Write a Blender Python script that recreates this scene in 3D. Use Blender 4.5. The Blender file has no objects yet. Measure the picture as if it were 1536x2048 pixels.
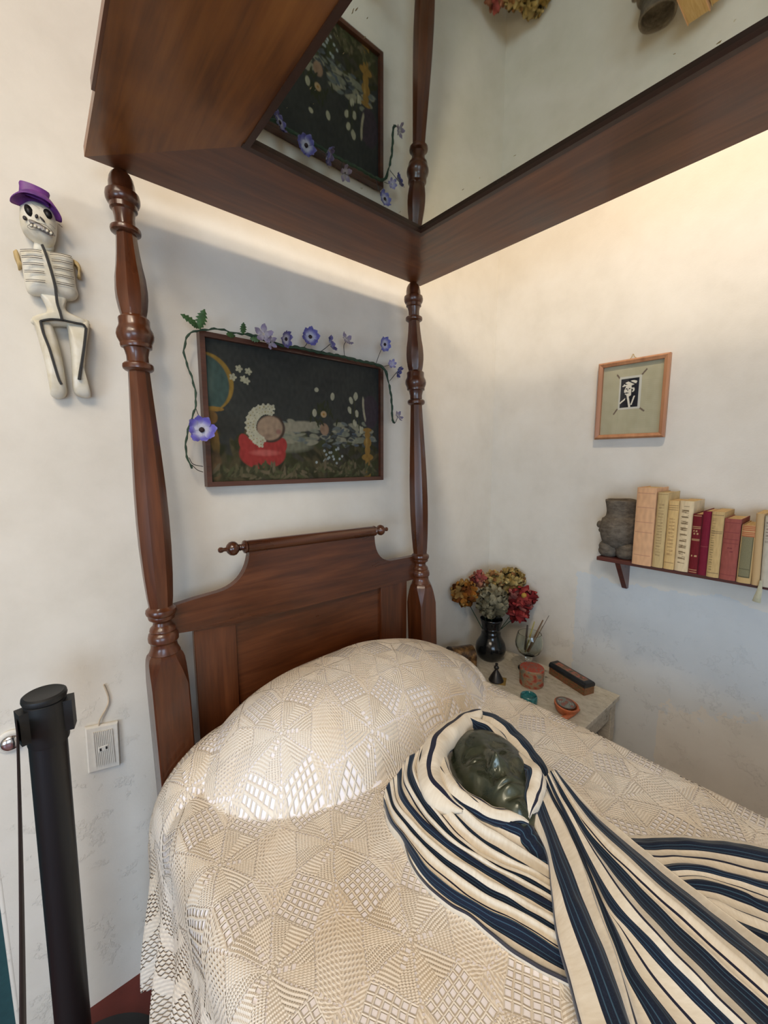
import bpy, math, random
from mathutils import Vector, Matrix, noise as mnoise
PI=math.pi
sin,cos,sqrt,rad=math.sin,math.cos,math.sqrt,math.radians
random.seed(7)
SC=bpy.context.scene
COL=SC.collection
# ------------------------------------------------------------------ camera
CC=Vector((-1.9254,-1.3498,1.6213)); YAW,PITCH,FPX=.7035,.1259,819.25
CF=Vector((sin(YAW)*cos(PITCH),cos(YAW)*cos(PITCH),-sin(PITCH)))
CR=Vector((cos(YAW),-sin(YAW),0)); CU=CR.cross(CF)
def _ray(u,v): return CF+CR*((u-768)/FPX)+CU*((1024-v)/FPX)
# a measured point of the photograph -> a place on a known plane of the room
def AX(u,v,x): d=_ray(u,v); return CC+d*((x-CC.x)/d.x)
def AY(u,v,y): d=_ray(u,v); return CC+d*((y-CC.y)/d.y)
def AZ(u,v,z): d=_ray(u,v); return CC+d*((z-CC.z)/d.z)
cam=bpy.data.cameras.new('camera'); co=bpy.data.objects.new('camera',cam); COL.objects.link(co)
co.matrix_world=Matrix(((CR.x,CU.x,-CF.x,CC.x),(CR.y,CU.y,-CF.y,CC.y),(CR.z,CU.z,-CF.z,CC.z),(0,0,0,1)))
cam.sensor_fit='HORIZONTAL'; cam.sensor_width=36; cam.lens=36*FPX/1536; cam.clip_start=.02
SC.camera=co
# ------------------------------------------------------------------ node helper
class N:
    """scalar/colour node expression"""
    def __init__(s,t,sock): s.t=t; s.k=sock
def _in(t,node,i,v):
    if isinstance(v,N): t.links.new(v.k,node.inputs[i])
    else:
        s=node.inputs[i]
        try: s.default_value=v
        except Exception: s.default_value=(v[0],v[1],v[2],1)
def M(op,*a):
    t=next(x.t for x in a if isinstance(x,N)); n=t.nodes.new('ShaderNodeMath'); n.operation=op
    for i,v in enumerate(a): _in(t,n,i,v)
    return N(t,n.outputs[0])
for nm,op in (('add','ADD'),('sub','SUBTRACT'),('mul','MULTIPLY'),('truediv','DIVIDE')):
    setattr(N,'__%s__'%nm,(lambda op:lambda a,b:M(op,a,b))(op)); setattr(N,'__r%s__'%nm,(lambda op:lambda a,b:M(op,b,a))(op))
def lt(a,b): return M('LESS_THAN',a,b)
def gt(a,b): return M('GREATER_THAN',a,b)
def band(x,a,b): return gt(x,a)*lt(x,b)
def sel(m,a,b): return m*a+(1-m)*b
def clampn(x): return M('MINIMUM',M('MAXIMUM',x,0.0),1.0)
class Mat:
    def __init__(s,name,rough=.6,metal=0,spec=.5,coat=0,trans=0,ior=1.5):
        s.m=bpy.data.materials.new(name); s.m.use_nodes=True; s.t=s.m.node_tree
        s.b=s.t.nodes['Principled BSDF']; s.out=s.t.nodes['Material Output']
        s.b.inputs['Roughness'].default_value=rough; s.b.inputs['Metallic'].default_value=metal
        s.b.inputs['Specular IOR Level'].default_value=spec; s.b.inputs['Coat Weight'].default_value=coat
        s.b.inputs['Coat Roughness'].default_value=.12
        s.b.inputs['Transmission Weight'].default_value=trans; s.b.inputs['IOR'].default_value=ior
    def node(s,k,**kw):
        n=s.t.nodes.new(k)
        for a,v in kw.items(): setattr(n,a,v)
        return n
    def coord(s,kind='Object'): return N(s.t,s.node('ShaderNodeTexCoord').outputs[kind])
    def sep(s,v):
        n=s.node('ShaderNodeSeparateXYZ'); s.t.links.new(v.k,n.inputs[0]); return [N(s.t,o) for o in n.outputs]
    def comb(s,x,y,z=0.0):
        n=s.node('ShaderNodeCombineXYZ')
        for i,v in enumerate((x,y,z)): _in(s.t,n,i,v)
        return N(s.t,n.outputs[0])
    def noise(s,vec,scale,detail=4,rough=.55,dist=0,stretch=None):
        if stretch:
            mp=s.node('ShaderNodeMapping'); s.t.links.new(vec.k,mp.inputs[0]); mp.inputs['Scale'].default_value=stretch; vec=N(s.t,mp.outputs[0])
        n=s.node('ShaderNodeTexNoise'); s.t.links.new(vec.k,n.inputs['Vector'])
        n.inputs['Scale'].default_value=scale; n.inputs['Detail'].default_value=detail; n.inputs['Roughness'].default_value=rough; n.inputs['Distortion'].default_value=dist
        return N(s.t,n.outputs[0])
    def ramp(s,x,stops):
        n=s.node('ShaderNodeValToRGB'); s.t.links.new(x.k,n.inputs[0]); e=n.color_ramp.elements
        while len(e)<len(stops): e.new(.5)
        for el,(p,c) in zip(e,stops): el.position=p; el.color=(c[0],c[1],c[2],1) if not isinstance(c,(int,float)) else (c,c,c,1)
        return N(s.t,n.outputs[0])
    def mix(s,f,a,b):
        n=s.node('ShaderNodeMix',data_type='RGBA'); _in(s.t,n,0,f); _in(s.t,n,6,a); _in(s.t,n,7,b); return N(s.t,n.outputs[2])
    def color(s,c): _in(s.t,s.b,'Base Color',c) if isinstance(c,N) else s.b.inputs['Base Color'].__setattr__('default_value',(c[0],c[1],c[2],1)); return s
    def set(s,name,v): _in(s.t,s.b,name,v); return s
    def bump(s,h,strength=.3,dist=.002):
        n=s.node('ShaderNodeBump'); n.inputs['Strength'].default_value=strength; n.inputs['Distance'].default_value=dist
        s.t.links.new(h.k,n.inputs['Height']); s.t.links.new(n.outputs[0],s.b.inputs['Normal']); return s
    def alpha(s,a):
        tr=s.node('ShaderNodeBsdfTransparent'); mx=s.node('ShaderNodeMixShader')
        s.t.links.new(a.k,mx.inputs[0]); s.t.links.new(tr.outputs[0],mx.inputs[1]); s.t.links.new(s.b.outputs[0],mx.inputs[2]); s.t.links.new(mx.outputs[0],s.out.inputs[0]); return s
def plain(name,c,rough=.6,var=.12,scale=60,bump=.15,bd=.0008,**kw):
    m=Mat(name,rough,**kw); co=m.coord(); n=m.noise(co,scale,5)
    lo=tuple(x*(1-var) for x in c); hi=tuple(min(1,x*(1+var)) for x in c)
    m.color(m.ramp(n,[(.3,lo),(.7,hi)]))
    if bump: m.bump(n,bump,bd)
    return m.m
def wood(name,dark,mid,light,axis,rough=.3,coat=.35,scale=14,blot=.5):
    m=Mat(name,rough,coat=coat); co=m.coord()
    st=[1,1,1]; st['xyz'.index(axis)]=.07
    g=m.noise(co,scale*4,6,.6,.3,stretch=st); g2=m.noise(co,scale*.5,4,.5,.4,stretch=[1,1,1] if blot>.7 else [max(.3,x) for x in st])
    c=m.ramp(g*.55+g2*.45,[(.33,dark),(.5,mid),(.68,light)])
    m.color(c); m.bump(g,.12,.0008); m.set('Roughness',m.ramp(g2,[(.3,rough*.8),(.7,min(1,rough*1.35))]))
    return m.m
W={}
for ax in 'xyz':
    W[ax]=wood('mahogany_grain_'+ax,(.030,.008,.003),(.078,.021,.006),(.14,.042,.013),ax)
CANW={ax:wood('canopy_wood_'+ax,(.065,.019,.006),(.15,.047,.014),(.24,.085,.027),ax,rough=.38,coat=.25,scale=9,blot=.8) for ax in 'xy'}
# ------------------------------------------------------------------ mesh helper
class G:
    def __init__(s): s.v=[]; s.f=[]; s.m=[]; s.uv=None
    def add(s,vs,fs,mi=0):
        o=len(s.v); s.v+= [tuple(v) for v in vs]; s.f+=[tuple(i+o for i in f) for f in fs]; s.m+=[mi]*len(fs); return s
    def box(s,x0,x1,y0,y1,z0,z1,mi=0,bev=0):
        if bev<=0:
            vs=[(x,y,z) for z in (z0,z1) for y in (y0,y1) for x in (x0,x1)]
            return s.add(vs,[(0,2,3,1),(4,5,7,6),(0,1,5,4),(2,6,7,3),(0,4,6,2),(1,3,7,5)],mi)
        b=bev; vs=[];idx={}
        X=(x0,x1);Y=(y0,y1);Z=(z0,z1)
        for i in (0,1):
            for j in (0,1):
                for k in (0,1):
                    sx,sy,sz=(1,-1)[i],(1,-1)[j],(1,-1)[k]
                    for a in range(3):
                        p=[X[i]+sx*b,Y[j]+sy*b,Z[k]+sz*b]; p[a]=(X[i],Y[j],Z[k])[a]; idx[i,j,k,a]=len(vs); vs.append(p)
        f=[]
        I=idx
        for i in (0,1): f.append([I[i,0,0,0],I[i,1,0,0],I[i,1,1,0],I[i,0,1,0]])
        for j in (0,1): f.append([I[0,j,0,1],I[1,j,0,1],I[1,j,1,1],I[0,j,1,1]])
        for k in (0,1): f.append([I[0,0,k,2],I[1,0,k,2],I[1,1,k,2],I[0,1,k,2]])
        for j in (0,1):
            for k in (0,1): f.append([I[0,j,k,1],I[1,j,k,1],I[1,j,k,2],I[0,j,k,2]])
        for i in (0,1):
            for k in (0,1): f.append([I[i,0,k,0],I[i,1,k,0],I[i,1,k,2],I[i,0,k,2]])
        for i in (0,1):
            for j in (0,1): f.append([I[i,j,0,0],I[i,j,1,0],I[i,j,1,1],I[i,j,0,1]])
        for i in (0,1):
            for j in (0,1):
                for k in (0,1): f.append([I[i,j,k,0],I[i,j,k,1],I[i,j,k,2]])
        return s.add(vs,f,mi)
    def lathe(s,prof,c=(0,0,0),n=32,mi=0,axis='z',facet=None,cap=True):
        """prof: list of (r,h[,facet])"""
        vs=[];fs=[]
        for p in prof:
            r,h=p[0],p[1]; fk=p[2] if len(p)>2 else 0
            for k in range(n):
                a=2*PI*k/n; rr=r
                if fk: rr=r*((1-fk)+fk*cos(PI/8)/cos((a+PI/8)%(PI/4)-PI/8))
                x,y=rr*cos(a),rr*sin(a)
                q={'z':(x,y,h),'x':(h,x,y),'y':(x,h,y)}[axis]
                vs.append((c[0]+q[0],c[1]+q[1],c[2]+q[2]))
        for i in range(len(prof)-1):
            for k in range(n): fs.append((i*n+k,i*n+(k+1)%n,(i+1)*n+(k+1)%n,(i+1)*n+k))
        if cap: fs.append(tuple(range(n))[::-1]); fs.append(tuple((len(prof)-1)*n+k for k in range(n)))
        return s.add(vs,fs,mi)
    def tube(s,pts,r,n=10,mi=0,closed=False,flat=1.0,up=None):
        pts=[Vector(p) for p in pts]; L=len(pts); vs=[];fs=[]; prev=None
        for i,p in enumerate(pts):
            t=(pts[min(i+1,L-1)]-pts[max(i-1,0)]).normalized()
            if prev is None:
                a=Vector((0,0,1)) if abs(t.z)<.9 else Vector((1,0,0)); nn=(a-t*a.dot(t)).normalized()
            else: nn=(prev-t*prev.dot(t)).normalized()
            prev=nn; b=t.cross(nn); rr=r[i] if isinstance(r,(list,tuple)) else r
            for k in range(n):
                a=2*PI*k/n; vs.append(p+nn*(rr*cos(a)*flat)+b*(rr*sin(a)))
        for i in range(L-1):
            for k in range(n): fs.append((i*n+k,i*n+(k+1)%n,(i+1)*n+(k+1)%n,(i+1)*n+k))
        fs.append(tuple(range(n))[::-1]); fs.append(tuple((L-1)*n+k for k in range(n)))
        return s.add(vs,fs,mi)
    def prism(s,poly,a0,a1,axis='y',mi=0):
        """2-D polygon extruded along axis"""
        n=len(poly); vs=[]
        for a in (a0,a1):
            for p in poly: vs.append({'y':(p[0],a,p[1]),'x':(a,p[0],p[1]),'z':(p[0],p[1],a)}[axis])
        fs=[tuple(range(n)),tuple(range(n,2*n))[::-1]]+[(i,(i+1)%n,(i+1)%n+n,i+n) for i in range(n)]
        return s.add(vs,fs,mi)
    def sphere(s,c,r,n=16,m=10,mi=0,fn=None):
        vs=[];fs=[]; r=(r,r,r) if not isinstance(r,(tuple,list)) else r
        for j in range(m+1):
            th=PI*j/m
            for k in range(n):
                a=2*PI*k/n; d=Vector((sin(th)*cos(a),sin(th)*sin(a),cos(th)))
                q=1 if fn is None else fn(d); vs.append((c[0]+d.x*r[0]*q,c[1]+d.y*r[1]*q,c[2]+d.z*r[2]*q))
        for j in range(m):
            for k in range(n): fs.append((j*n+k,(j+1)*n+k,(j+1)*n+(k+1)%n,j*n+(k+1)%n))
        return s.add(vs,fs,mi)
    def xform(s,mat,frm=0):
        for i in range(frm,len(s.v)): s.v[i]=tuple(mat@Vector(s.v[i]))
        return s
    def build(s,name,mats,parent=None,smooth=True,angle=38,sub=0,thick=0):
        me=bpy.data.meshes.new(name); me.from_pydata(s.v,[],s.f)
        mats=mats if isinstance(mats,(list,tuple)) else [mats]
        for m in mats: me.materials.append(m)
        if len(mats)>1: me.polygons.foreach_set('material_index',s.m)
        import bmesh
        bm=bmesh.new(); bm.from_mesh(me); bmesh.ops.remove_doubles(bm,verts=bm.verts,dist=1e-6) if s.uv is None else None
        bmesh.ops.recalc_face_normals(bm,faces=bm.faces) if s.uv is None else None
        bm.to_mesh(me); bm.free()
        if s.uv is not None:
            l=me.uv_layers.new(name='UVMap')
            for p in me.polygons:
                for li,vi in zip(p.loop_indices,p.vertices): l.data[li].uv=s.uv[vi]
        if smooth:
            me.shade_smooth()
            if angle<179: me.set_sharp_from_angle(angle=rad(angle))
        o=bpy.data.objects.new(name,me); COL.objects.link(o)
        if parent: o.parent=parent; o.matrix_parent_inverse=parent.matrix_basis.inverted()
        if thick:
            md=o.modifiers.new('thickness','SOLIDIFY'); md.thickness=thick; md.offset=0
        if sub:
            md=o.modifiers.new('smooth','SUBSURF'); md.levels=sub; md.render_levels=sub
        return o
def tag(o,label,cat,group=None):
    o['label']=label; o['category']=cat
    if group: o['group']=group
    return o
def thing(name,label,cat,loc,group=None):
    o=bpy.data.objects.new(name,None); COL.objects.link(o); o.location=loc; o.empty_display_size=.05
    return tag(o,label,cat,group)
def lab(o,l): o['label']=l; return o
def struct(o): o['kind']='structure'; return o
def smoothstep(a,b,x):
    t=max(0,min(1,(x-a)/(b-a))); return t*t*(3-2*t)
def gauss(x,s): return math.exp(-(x/s)**2)
def resample(pts,n):
    """Catmull-Rom through pts -> n points by arclength"""
    pts=[Vector(p) for p in pts]; P=[pts[0]*2-pts[1]]+pts+[pts[-1]*2-pts[-2]]; out=[]
    for i in range(1,len(P)-2):
        for k in range(12):
            t=k/12; a,b,c,d=P[i-1],P[i],P[i+1],P[i+2]
            out.append(.5*((2*b)+(c-a)*t+(2*a-5*b+4*c-d)*t*t+(3*b-a-3*c+d)*t**3))
    out.append(pts[-1]); L=[0]
    for i in range(1,len(out)): L.append(L[-1]+(out[i]-out[i-1]).length)
    res=[];j=0
    for k in range(n):
        s=L[-1]*k/(n-1)
        while j<len(L)-2 and L[j+1]<s: j+=1
        f=(s-L[j])/max(1e-9,L[j+1]-L[j]); res.append(out[j].lerp(out[j+1],min(1,f)))
    return res
def raster(name,w,h,nx,ny,fn,mat,parent,place,bulge=None):
    """a picture surface: a fine grid whose colour attribute is painted by fn(x,y), x,y in 0..1"""
    vs=[place((i/nx-.5)*w,(j/ny-.5)*h,i/nx,j/ny) for j in range(ny+1) for i in range(nx+1)]
    fs=[(j*(nx+1)+i,j*(nx+1)+i+1,(j+1)*(nx+1)+i+1,(j+1)*(nx+1)+i) for j in range(ny) for i in range(nx)]
    me=bpy.data.meshes.new(name); me.from_pydata([tuple(v) for v in vs],[],fs); me.materials.append(mat)
    ca=me.color_attributes.new('paint','FLOAT_COLOR','POINT')
    buf=[]
    for j in range(ny+1):
        for i in range(nx+1):
            c=fn(i/nx,j/ny); buf+=[c[0],c[1],c[2],1]
    ca.data.foreach_set('color',buf); me.shade_smooth()
    o=bpy.data.objects.new(name,me); COL.objects.link(o)
    if parent: o.parent=parent; o.matrix_parent_inverse=parent.matrix_basis.inverted()
    return o
def paintmat(name,rough=.5,spec=.5,coat=0):
    m=Mat(name,rough,spec=spec,coat=coat); a=m.node('ShaderNodeAttribute'); a.attribute_name='paint'
    m.t.links.new(a.outputs['Color'],m.b.inputs['Base Color']); n=m.noise(m.coord(),250,3); m.bump(n,.2,.0006); return m.m
PAINT=paintmat('oil_paint',.55,.15); PAPERPRINT=paintmat('printed_paper',.8,.2); LACQ=paintmat('painted_lacquer',.4,.4,.2)
# ------------------------------------------------------------------ materials
def wallmat(name,extra=None):
    m=Mat(name,.85,spec=.2); co=m.coord()
    big=m.noise(co,1.3,5,.6); med=m.noise(co,7,5,.6); fine=m.noise(co,160,3,.6)
    c=m.ramp(big*.6+med*.4,[(.36,(.645,.605,.53)),(.5,(.705,.665,.59)),(.64,(.75,.715,.645))])
    if extra: c=extra(m,c,co)
    m.color(c)
    lump=m.noise(co,4.5,3,.5); flake=m.ramp(m.noise(co,13,7,.75),[(.56,0.),(.60,1.)])
    _,_,z=m.sep(co); low=clampn((1.15-z)*2.2)*1.8
    m.bump(fine*.12+med*.35+lump*.9+flake*low*.35,.42,.006)
    return m.m
def patch(m,c,co):   # ragged blue-grey limewash low on the wall, plus painted cool shade under the shelf
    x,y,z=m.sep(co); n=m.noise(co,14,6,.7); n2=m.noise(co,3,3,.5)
    wash_shade=lt(z+(n-.5)*.10+(n2-.5)*.25,1.10)*lt(y+(n-.5)*.06,-.50)
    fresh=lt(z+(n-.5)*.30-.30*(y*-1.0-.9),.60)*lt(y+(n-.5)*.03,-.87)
    return m.mix(wash_shade*(1-fresh*.85)*.42,c,(.53,.625,.71))
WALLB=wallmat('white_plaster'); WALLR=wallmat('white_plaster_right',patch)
FLOORM=Mat('red_painted_floor',.5); _n=FLOORM.noise(FLOORM.coord(),8,5); FLOORM.color(FLOORM.ramp(_n,[(.3,(.085,.012,.008)),(.7,(.14,.022,.014))])); FLOORM.bump(_n,.1,.002); FLOORM=FLOORM.m
TEAL=plain('teal_door_paint',(.022,.075,.085),.45)
BLACK=plain('matte_black_metal',(.0055,.006,.007),.42,.1,200,.05)
BLACKP=plain('black_plastic',(.007,.0075,.008),.5,.1,200,.08)
CHROME=plain('chrome',(.75,.75,.78),.15,.02,50,0,metal=1)
CREAMPL=plain('cream_plastic',(.74,.70,.62),.4,.05,80,.05)
SHEET=Mat('white_cotton',.85,spec=.2); _n=SHEET.noise(SHEET.coord(),90,4); SHEET.color((.90,.86,.88)); SHEET.bump(_n,.2,.001); SHEET=SHEET.m
# ------------------------------------------------------------------ room
XL,YF,ZC=-4.6,-4.4,3.5
DL,DR=-3.2,-2.081    # doorway in the headboard wall
TH=.35
g=G(); g.box(DR,.35,0,TH,-.02,ZC).box(XL,DL,0,TH,-.02,ZC).box(DL,DR,0,TH,2.5,ZC); struct(g.build('wall_back',WALLB,smooth=False))
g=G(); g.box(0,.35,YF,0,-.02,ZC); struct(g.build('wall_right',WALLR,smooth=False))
g=G(); g.box(XL-.2,XL,YF,-3.0,-.02,ZC).box(XL-.2,XL,-1.6,TH,-.02,ZC).box(XL-.2,XL,-3.0,-1.6,-.02,.45).box(XL-.2,XL,-3.0,-1.6,1.7,ZC); struct(g.build('wall_left',WALLB,smooth=False))
g=G()
for y in (-3.0,-2.33,-1.65): g.box(XL-.12,XL-.07,y,y+.05,.45,1.7)
for z in (.45,1.65): g.box(XL-.12,XL-.07,-3.0,-1.6,z,z+.05)
struct(g.build('added_side_window',TEAL,smooth=False))  # unseen window in the left wall, added to go with the cool fill
WX0,WX1,WZ0,WZ1=-4.0,-2.2,.7,2.6
g=G(); g.box(XL,WX0,YF-.2,YF,-.02,ZC).box(WX1,.35,YF-.2,YF,-.02,ZC).box(WX0,WX1,YF-.2,YF,-.02,WZ0).box(WX0,WX1,YF-.2,YF,WZ1,ZC); struct(g.build('wall_front',WALLB,smooth=False))
g=G(); g.box(XL-.2,.35,YF-.2,TH,-.08,0); struct(g.build('floor',FLOORM,smooth=False))
g=G(); g.box(XL-.2,.35,YF-.2,TH,ZC,ZC+.1); struct(g.build('ceiling',wallmat('ceiling_plaster'),smooth=False))
# rounded plaster lip of the door reveal
g=G(); g.lathe([(.007,0),(.007,2.5)],(DR+.001,.006,0),16); struct(g.build('trim_1',WALLB))
# window behind the camera: frame only, open to the sky
g=G()
for x in (WX0,-3.12,WX1-.05): g.box(x,x+.05,YF-.13,YF-.08,WZ0,WZ1)
for z in (WZ0,1.6,WZ1-.05): g.box(WX0,WX1,YF-.13,YF-.08,z,z+.05)
struct(g.build('window_1',TEAL,smooth=False))
# half glazed door, closed against the outer face of the opening
d=bpy.data.objects.new('door_1',None); COL.objects.link(d); d.location=(DL,.05,0); struct(d)
g=G(); g.box(DL,DR,.05,.09,0,.9).box(DL,DL+.09,.05,.09,.9,2.5).box(DR-.09,DR,.05,.09,.9,2.5).box(DL+.09,DR-.09,.05,.09,2.41,2.5).box(DL+.09,DR-.09,.05,.09,1.65,1.69)
g.box((DL+DR)/2-.02,(DL+DR)/2+.02,.05,.09,.9,2.41); g.build('door_leaf',TEAL,d,smooth=False)
# bushes outside
LEAF=plain('hedge_leaf',(.05,.14,.025),.6,.5,6,.3)
g=G()
for i in range(900):
    p=Vector((random.uniform(-4.4,-1.6),random.uniform(1.3,1.9),random.uniform(0,1.9))); a=random.uniform(0,6.3); s_=random.uniform(.04,.09)
    u=Vector((cos(a),random.uniform(-.5,.5),sin(a))).normalized()*s_; w=u.cross(Vector((random.uniform(-.5,.5),1,0))).normalized()*s_*.45
    g.add([p-u,p+w,p+u,p-w],[(0,1,2,3)])
hedge=g.build('hedge',LEAF); tag(hedge,'green leafy hedge growing outside the half glazed door','hedge'); hedge['kind']='stuff'
# ------------------------------------------------------------------ BED
bed=thing('four_poster_bed','dark reddish wooden four poster bed with turned posts and mirrored canopy','bed',(-1.2,-1.1,0))
ZT=2.3238
# profile of post (r,z,facet)
FK=.85
prof_up=[(.040,1.094),(.034,1.108),(.033,1.116),(.0335,1.122),(.038,1.128),(.0385,1.138),(.036,1.148),(.0315,1.153),(.033,1.157),(.031,1.164),(.0235,1.172),(.0225,1.180),(.026,1.186),(.032,1.189),(.0335,1.194),(.033,1.198),(.037,1.203),(.0385,1.209),(.037,1.216),(.031,1.221),
 (.030,1.224,FK),(.033,1.25,FK),(.037,1.31,FK),(.040,1.39,FK),(.0405,1.46,FK),(.039,1.54,FK),(.0355,1.63,FK),(.031,1.72,FK),(.0275,1.79,FK),(.0255,1.835,FK),(.0250,1.846,FK),
 (.031,1.849),(.035,1.853),(.0358,1.858),(.035,1.864),(.031,1.868),(.0255,1.870,.5),(.0255,1.885,.5),(.0275,1.897),(.030,1.904),(.035,1.906),(.0365,1.911),(.036,1.916),(.037,1.918),(.0415,1.928),(.0428,1.937),(.041,1.947),(.037,1.955),(.035,1.962),(.0355,1.975),(.034,1.978),(.0295,1.981),
 (.0295,1.984,FK),(.033,2.0,FK),(.0365,2.025,FK),(.037,2.045,FK),(.035,2.075,FK),(.030,2.105,FK),(.0265,2.135,FK),(.024,2.165,FK),(.0235,2.176,FK),
 (.029,2.178),(.033,2.181),(.034,2.186),(.033,2.191),(.029,2.194),(.0225,2.196,.5),(.0225,2.215,.5),(.025,2.23),(.030,2.234),(.0305,2.244),(.034,2.247),(.0375,2.255),(.038,2.263),(.0365,2.271),(.030,2.276),(.029,2.279),(.0285,2.292),(.026,2.305),(.021,2.315),(.014,2.322),(.012,2.326)]
def post(cx,cy,kx,ky):
    g=G()
    s=.046; b=.009
    # square block with eased corners and lamb's tongue shoulders
    def ring(z,h,bv,jit=0):
        return [(sx*h if a==0 else sx*(h-bv), sy*(h-bv) if a==0 else sy*h, z) for sx,sy,a in ((1,-1,0),(1,1,0),(1,1,1),(-1,1,1),(-1,1,0),(-1,-1,0),(-1,-1,1),(1,-1,1))]
    levels=[(0,.046,.004),(1.005,.046,.004),(1.03,.046,.010),(1.055,.046,.017),(1.075,.045,.023),(1.086,.042,.023),(1.093,.037,.020)]
    vs=[];fs=[]
    for z,h,bv in levels: vs+=ring(z,h,bv)
    for i in range(len(levels)-1):
        for k in range(8): fs.append((i*8+k,i*8+(k+1)%8,(i+1)*8+(k+1)%8,(i+1)*8+k))
    fs.append(tuple(range(8))); fs.append(tuple((len(levels)-1)*8+k for k in range(8)))
    g.add(vs,fs); g.lathe([(r,z)+tuple(f) for r,z,*f in prof_up],n=64)
    g.v=[(cx+x+kx*(z-1.73),cy+y+ky*(z-1.73),z) for x,y,z in g.v]
    return g.build('post',W['z'],bed,angle=30)
post(-1.6985,-.11,-.0134,.0285); post(-.6980,-.1156,-.0231,.0285)
post(-1.6985,-2.05,-.0134,0); post(-.6980,-2.05,-.0231,0)
# canopy boards
X0,X1,YB,YE,BW,CT=-1.778,-.668,-.095,-2.17,.2705,.022
IX0,IX1,IYB,IYE=X0+BW,X1-BW,YB-BW,YE+BW
CANW['w']=wood('canopy_wood_bounce_lit',(.10,.030,.006),(.23,.078,.013),(.34,.13,.025),'y',rough=.38,coat=.25,scale=9,blot=.8)  # same wood for the left board, bounced light painted in as brighter orange
def board(poly,ax):
    g=G().prism(poly,ZT,ZT+CT,'z'); g.build('canopy_board',CANW[ax],bed,smooth=False)
board([(X0,YB),(X1,YB),(IX1,IYB),(IX0,IYB)],'x')
board([(X0,YE),(IX0,IYE),(IX0,IYB),(X0,YB)],'w')
board([(X1,YE),(X1,YB),(IX1,IYB),(IX1,IYE)],'y')
board([(X0,YE),(X1,YE),(IX1,IYE),(IX0,IYE)],'x')
g=G()   # dark rebate moulding round the mirror
e=.012
g.box(IX0-.004,IX1+.004,IYB-e,IYB+.002,ZT-.003,ZT+.010).box(IX0-.002,IX0+e,IYE,IYB-e,ZT-.003,ZT+.010).box(IX1-e,IX1+.002,IYE,IYB-e,ZT-.003,ZT+.010)
g.build('mirror_moulding',plain('dark_moulding',(.05,.02,.01),.4),bed,smooth=False)
mm=Mat('old_mirror',.03,metal=1); co_=mm.coord(); x_,y_,z_=mm.sep(co_)
dn=M('MINIMUM',M('MINIMUM',x_-IX0,IX1-x_),(IYB-y_))
n1=mm.noise(co_,55,4,.7); n2=mm.noise(co_,9,3); 
worn=clampn((.010-dn+(n1-.5)*.05)*60)*lt(dn,.022)
spk=gt(mm.noise(co_,120,2,.5,stretch=(1,.35,1)),.722)*lt(dn,.07)
mm.color(mm.mix(clampn(worn*.5+spk),mm.ramp(n2,[(.3,(.66,.67,.56)),(.7,(.72,.73,.64))]),(.42,.36,.2)))
mm.set('Roughness',clampn(worn*.3+spk*.4+.02))
g=G().box(IX0-.01,IX1+.01,IYE,IYB+.01,ZT+.008,ZT+.014); o=g.build('mirror',mm.m,bed,smooth=False); lab(o,'foxed rectangular mirror set in the underside of the canopy')
g=G().box(X0+.01,X1-.01,YE+.01,YB-.01,ZT+CT,ZT+CT+.01); g.build('canopy_lid',CANW['y'],bed,smooth=False)
# thin splinter of lath on outer edge
g=G().box(X0-.006,X0,YB-.75,YB-.22,ZT+.002,ZT+CT); g.build('canopy_edge_lath',CANW['y'],bed,smooth=False)
# headboard
hb=bpy.data.objects.new('headboard',None); COL.objects.link(hb); hb.location=(-1.2,-.11,.7); hb.parent=bed; hb.matrix_parent_inverse=bed.matrix_basis.inverted()
def arc(p0,p1,p2,n=9):
    return [tuple((1-t)**2*a+2*t*(1-t)*b+t*t*c for a,b,c in zip(p0,p1,p2)) for t in [k/n for k in range(n+1)]]
top=[(-1.70,1.214),(-1.655,1.215),(-1.60,1.222)]+arc((-1.535,1.228),(-1.452,1.238),(-1.436,1.325),10)+[(-1.436,1.352)]+[(-.934,1.345)]+arc((-.930,1.30),(-.918,1.222),(-.842,1.214),10)+[(-.73,1.212),(-.70,1.212)]
poly=top+[(-.70,1.110),(-.895,1.112),(-1.486,1.116),(-1.66,1.133),(-1.70,1.135)]
g=G().prism(poly,-.122,-.096,'y'); g.build('top_rail',W['x'],hb,smooth=False)
g=G().lathe([(.0,-1.44),(.019,-1.439),(.0195,-1.43),(.0195,-.94),(.019,-.931),(.0,-.930)],(0,-.112,1.349),24,axis='x',cap=False)
g.v=[(x,y,z+(x+1.2)*-.016) for x,y,z in g.v]; g.build('scroll_roll',W['x'],hb)
fin=[(.0,0),(.018,.001),(.021,.004),(.020,.009),(.012,.013),(.009,.018),(.011,.021),(.009,.024),(.014,.028),(.021,.036),(.0225,.044),(.020,.053),(.013,.060),(.0065,.063),(.0055,.068),(.006,.072),(.0085,.077),(.0085,.083),(.005,.087),(.0,.088)]
g=G().lathe([(r,-1.439-h) for r,h in fin],(0,-.112,1.353),24,axis='x',cap=False); g.build('finial',W['x'],hb)
g=G().lathe([(r*.95,-.931+h*.85) for r,h in fin],(0,-.112,1.345),24,axis='x',cap=False); g.build('finial',W['x'],hb)
g=G().box(-1.609,-1.486,-.118,-.098,.70,1.128,bev=.0015); g.build('stile',W['z'],hb,smooth=False)
g=G().box(-.895,-.752,-.118,-.098,.70,1.120,bev=.0015); g.build('stile',W['z'],hb,smooth=False)
g=G().box(-1.49,-.89,-.106,-.096,.70,1.125); g.build('center_panel',W['x'],hb,smooth=False)
g=G().box(-1.70,-.70,-.124,-.092,.60,.716,bev=.002); g.build('bottom_rail',W['x'],hb,smooth=False)
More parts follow.
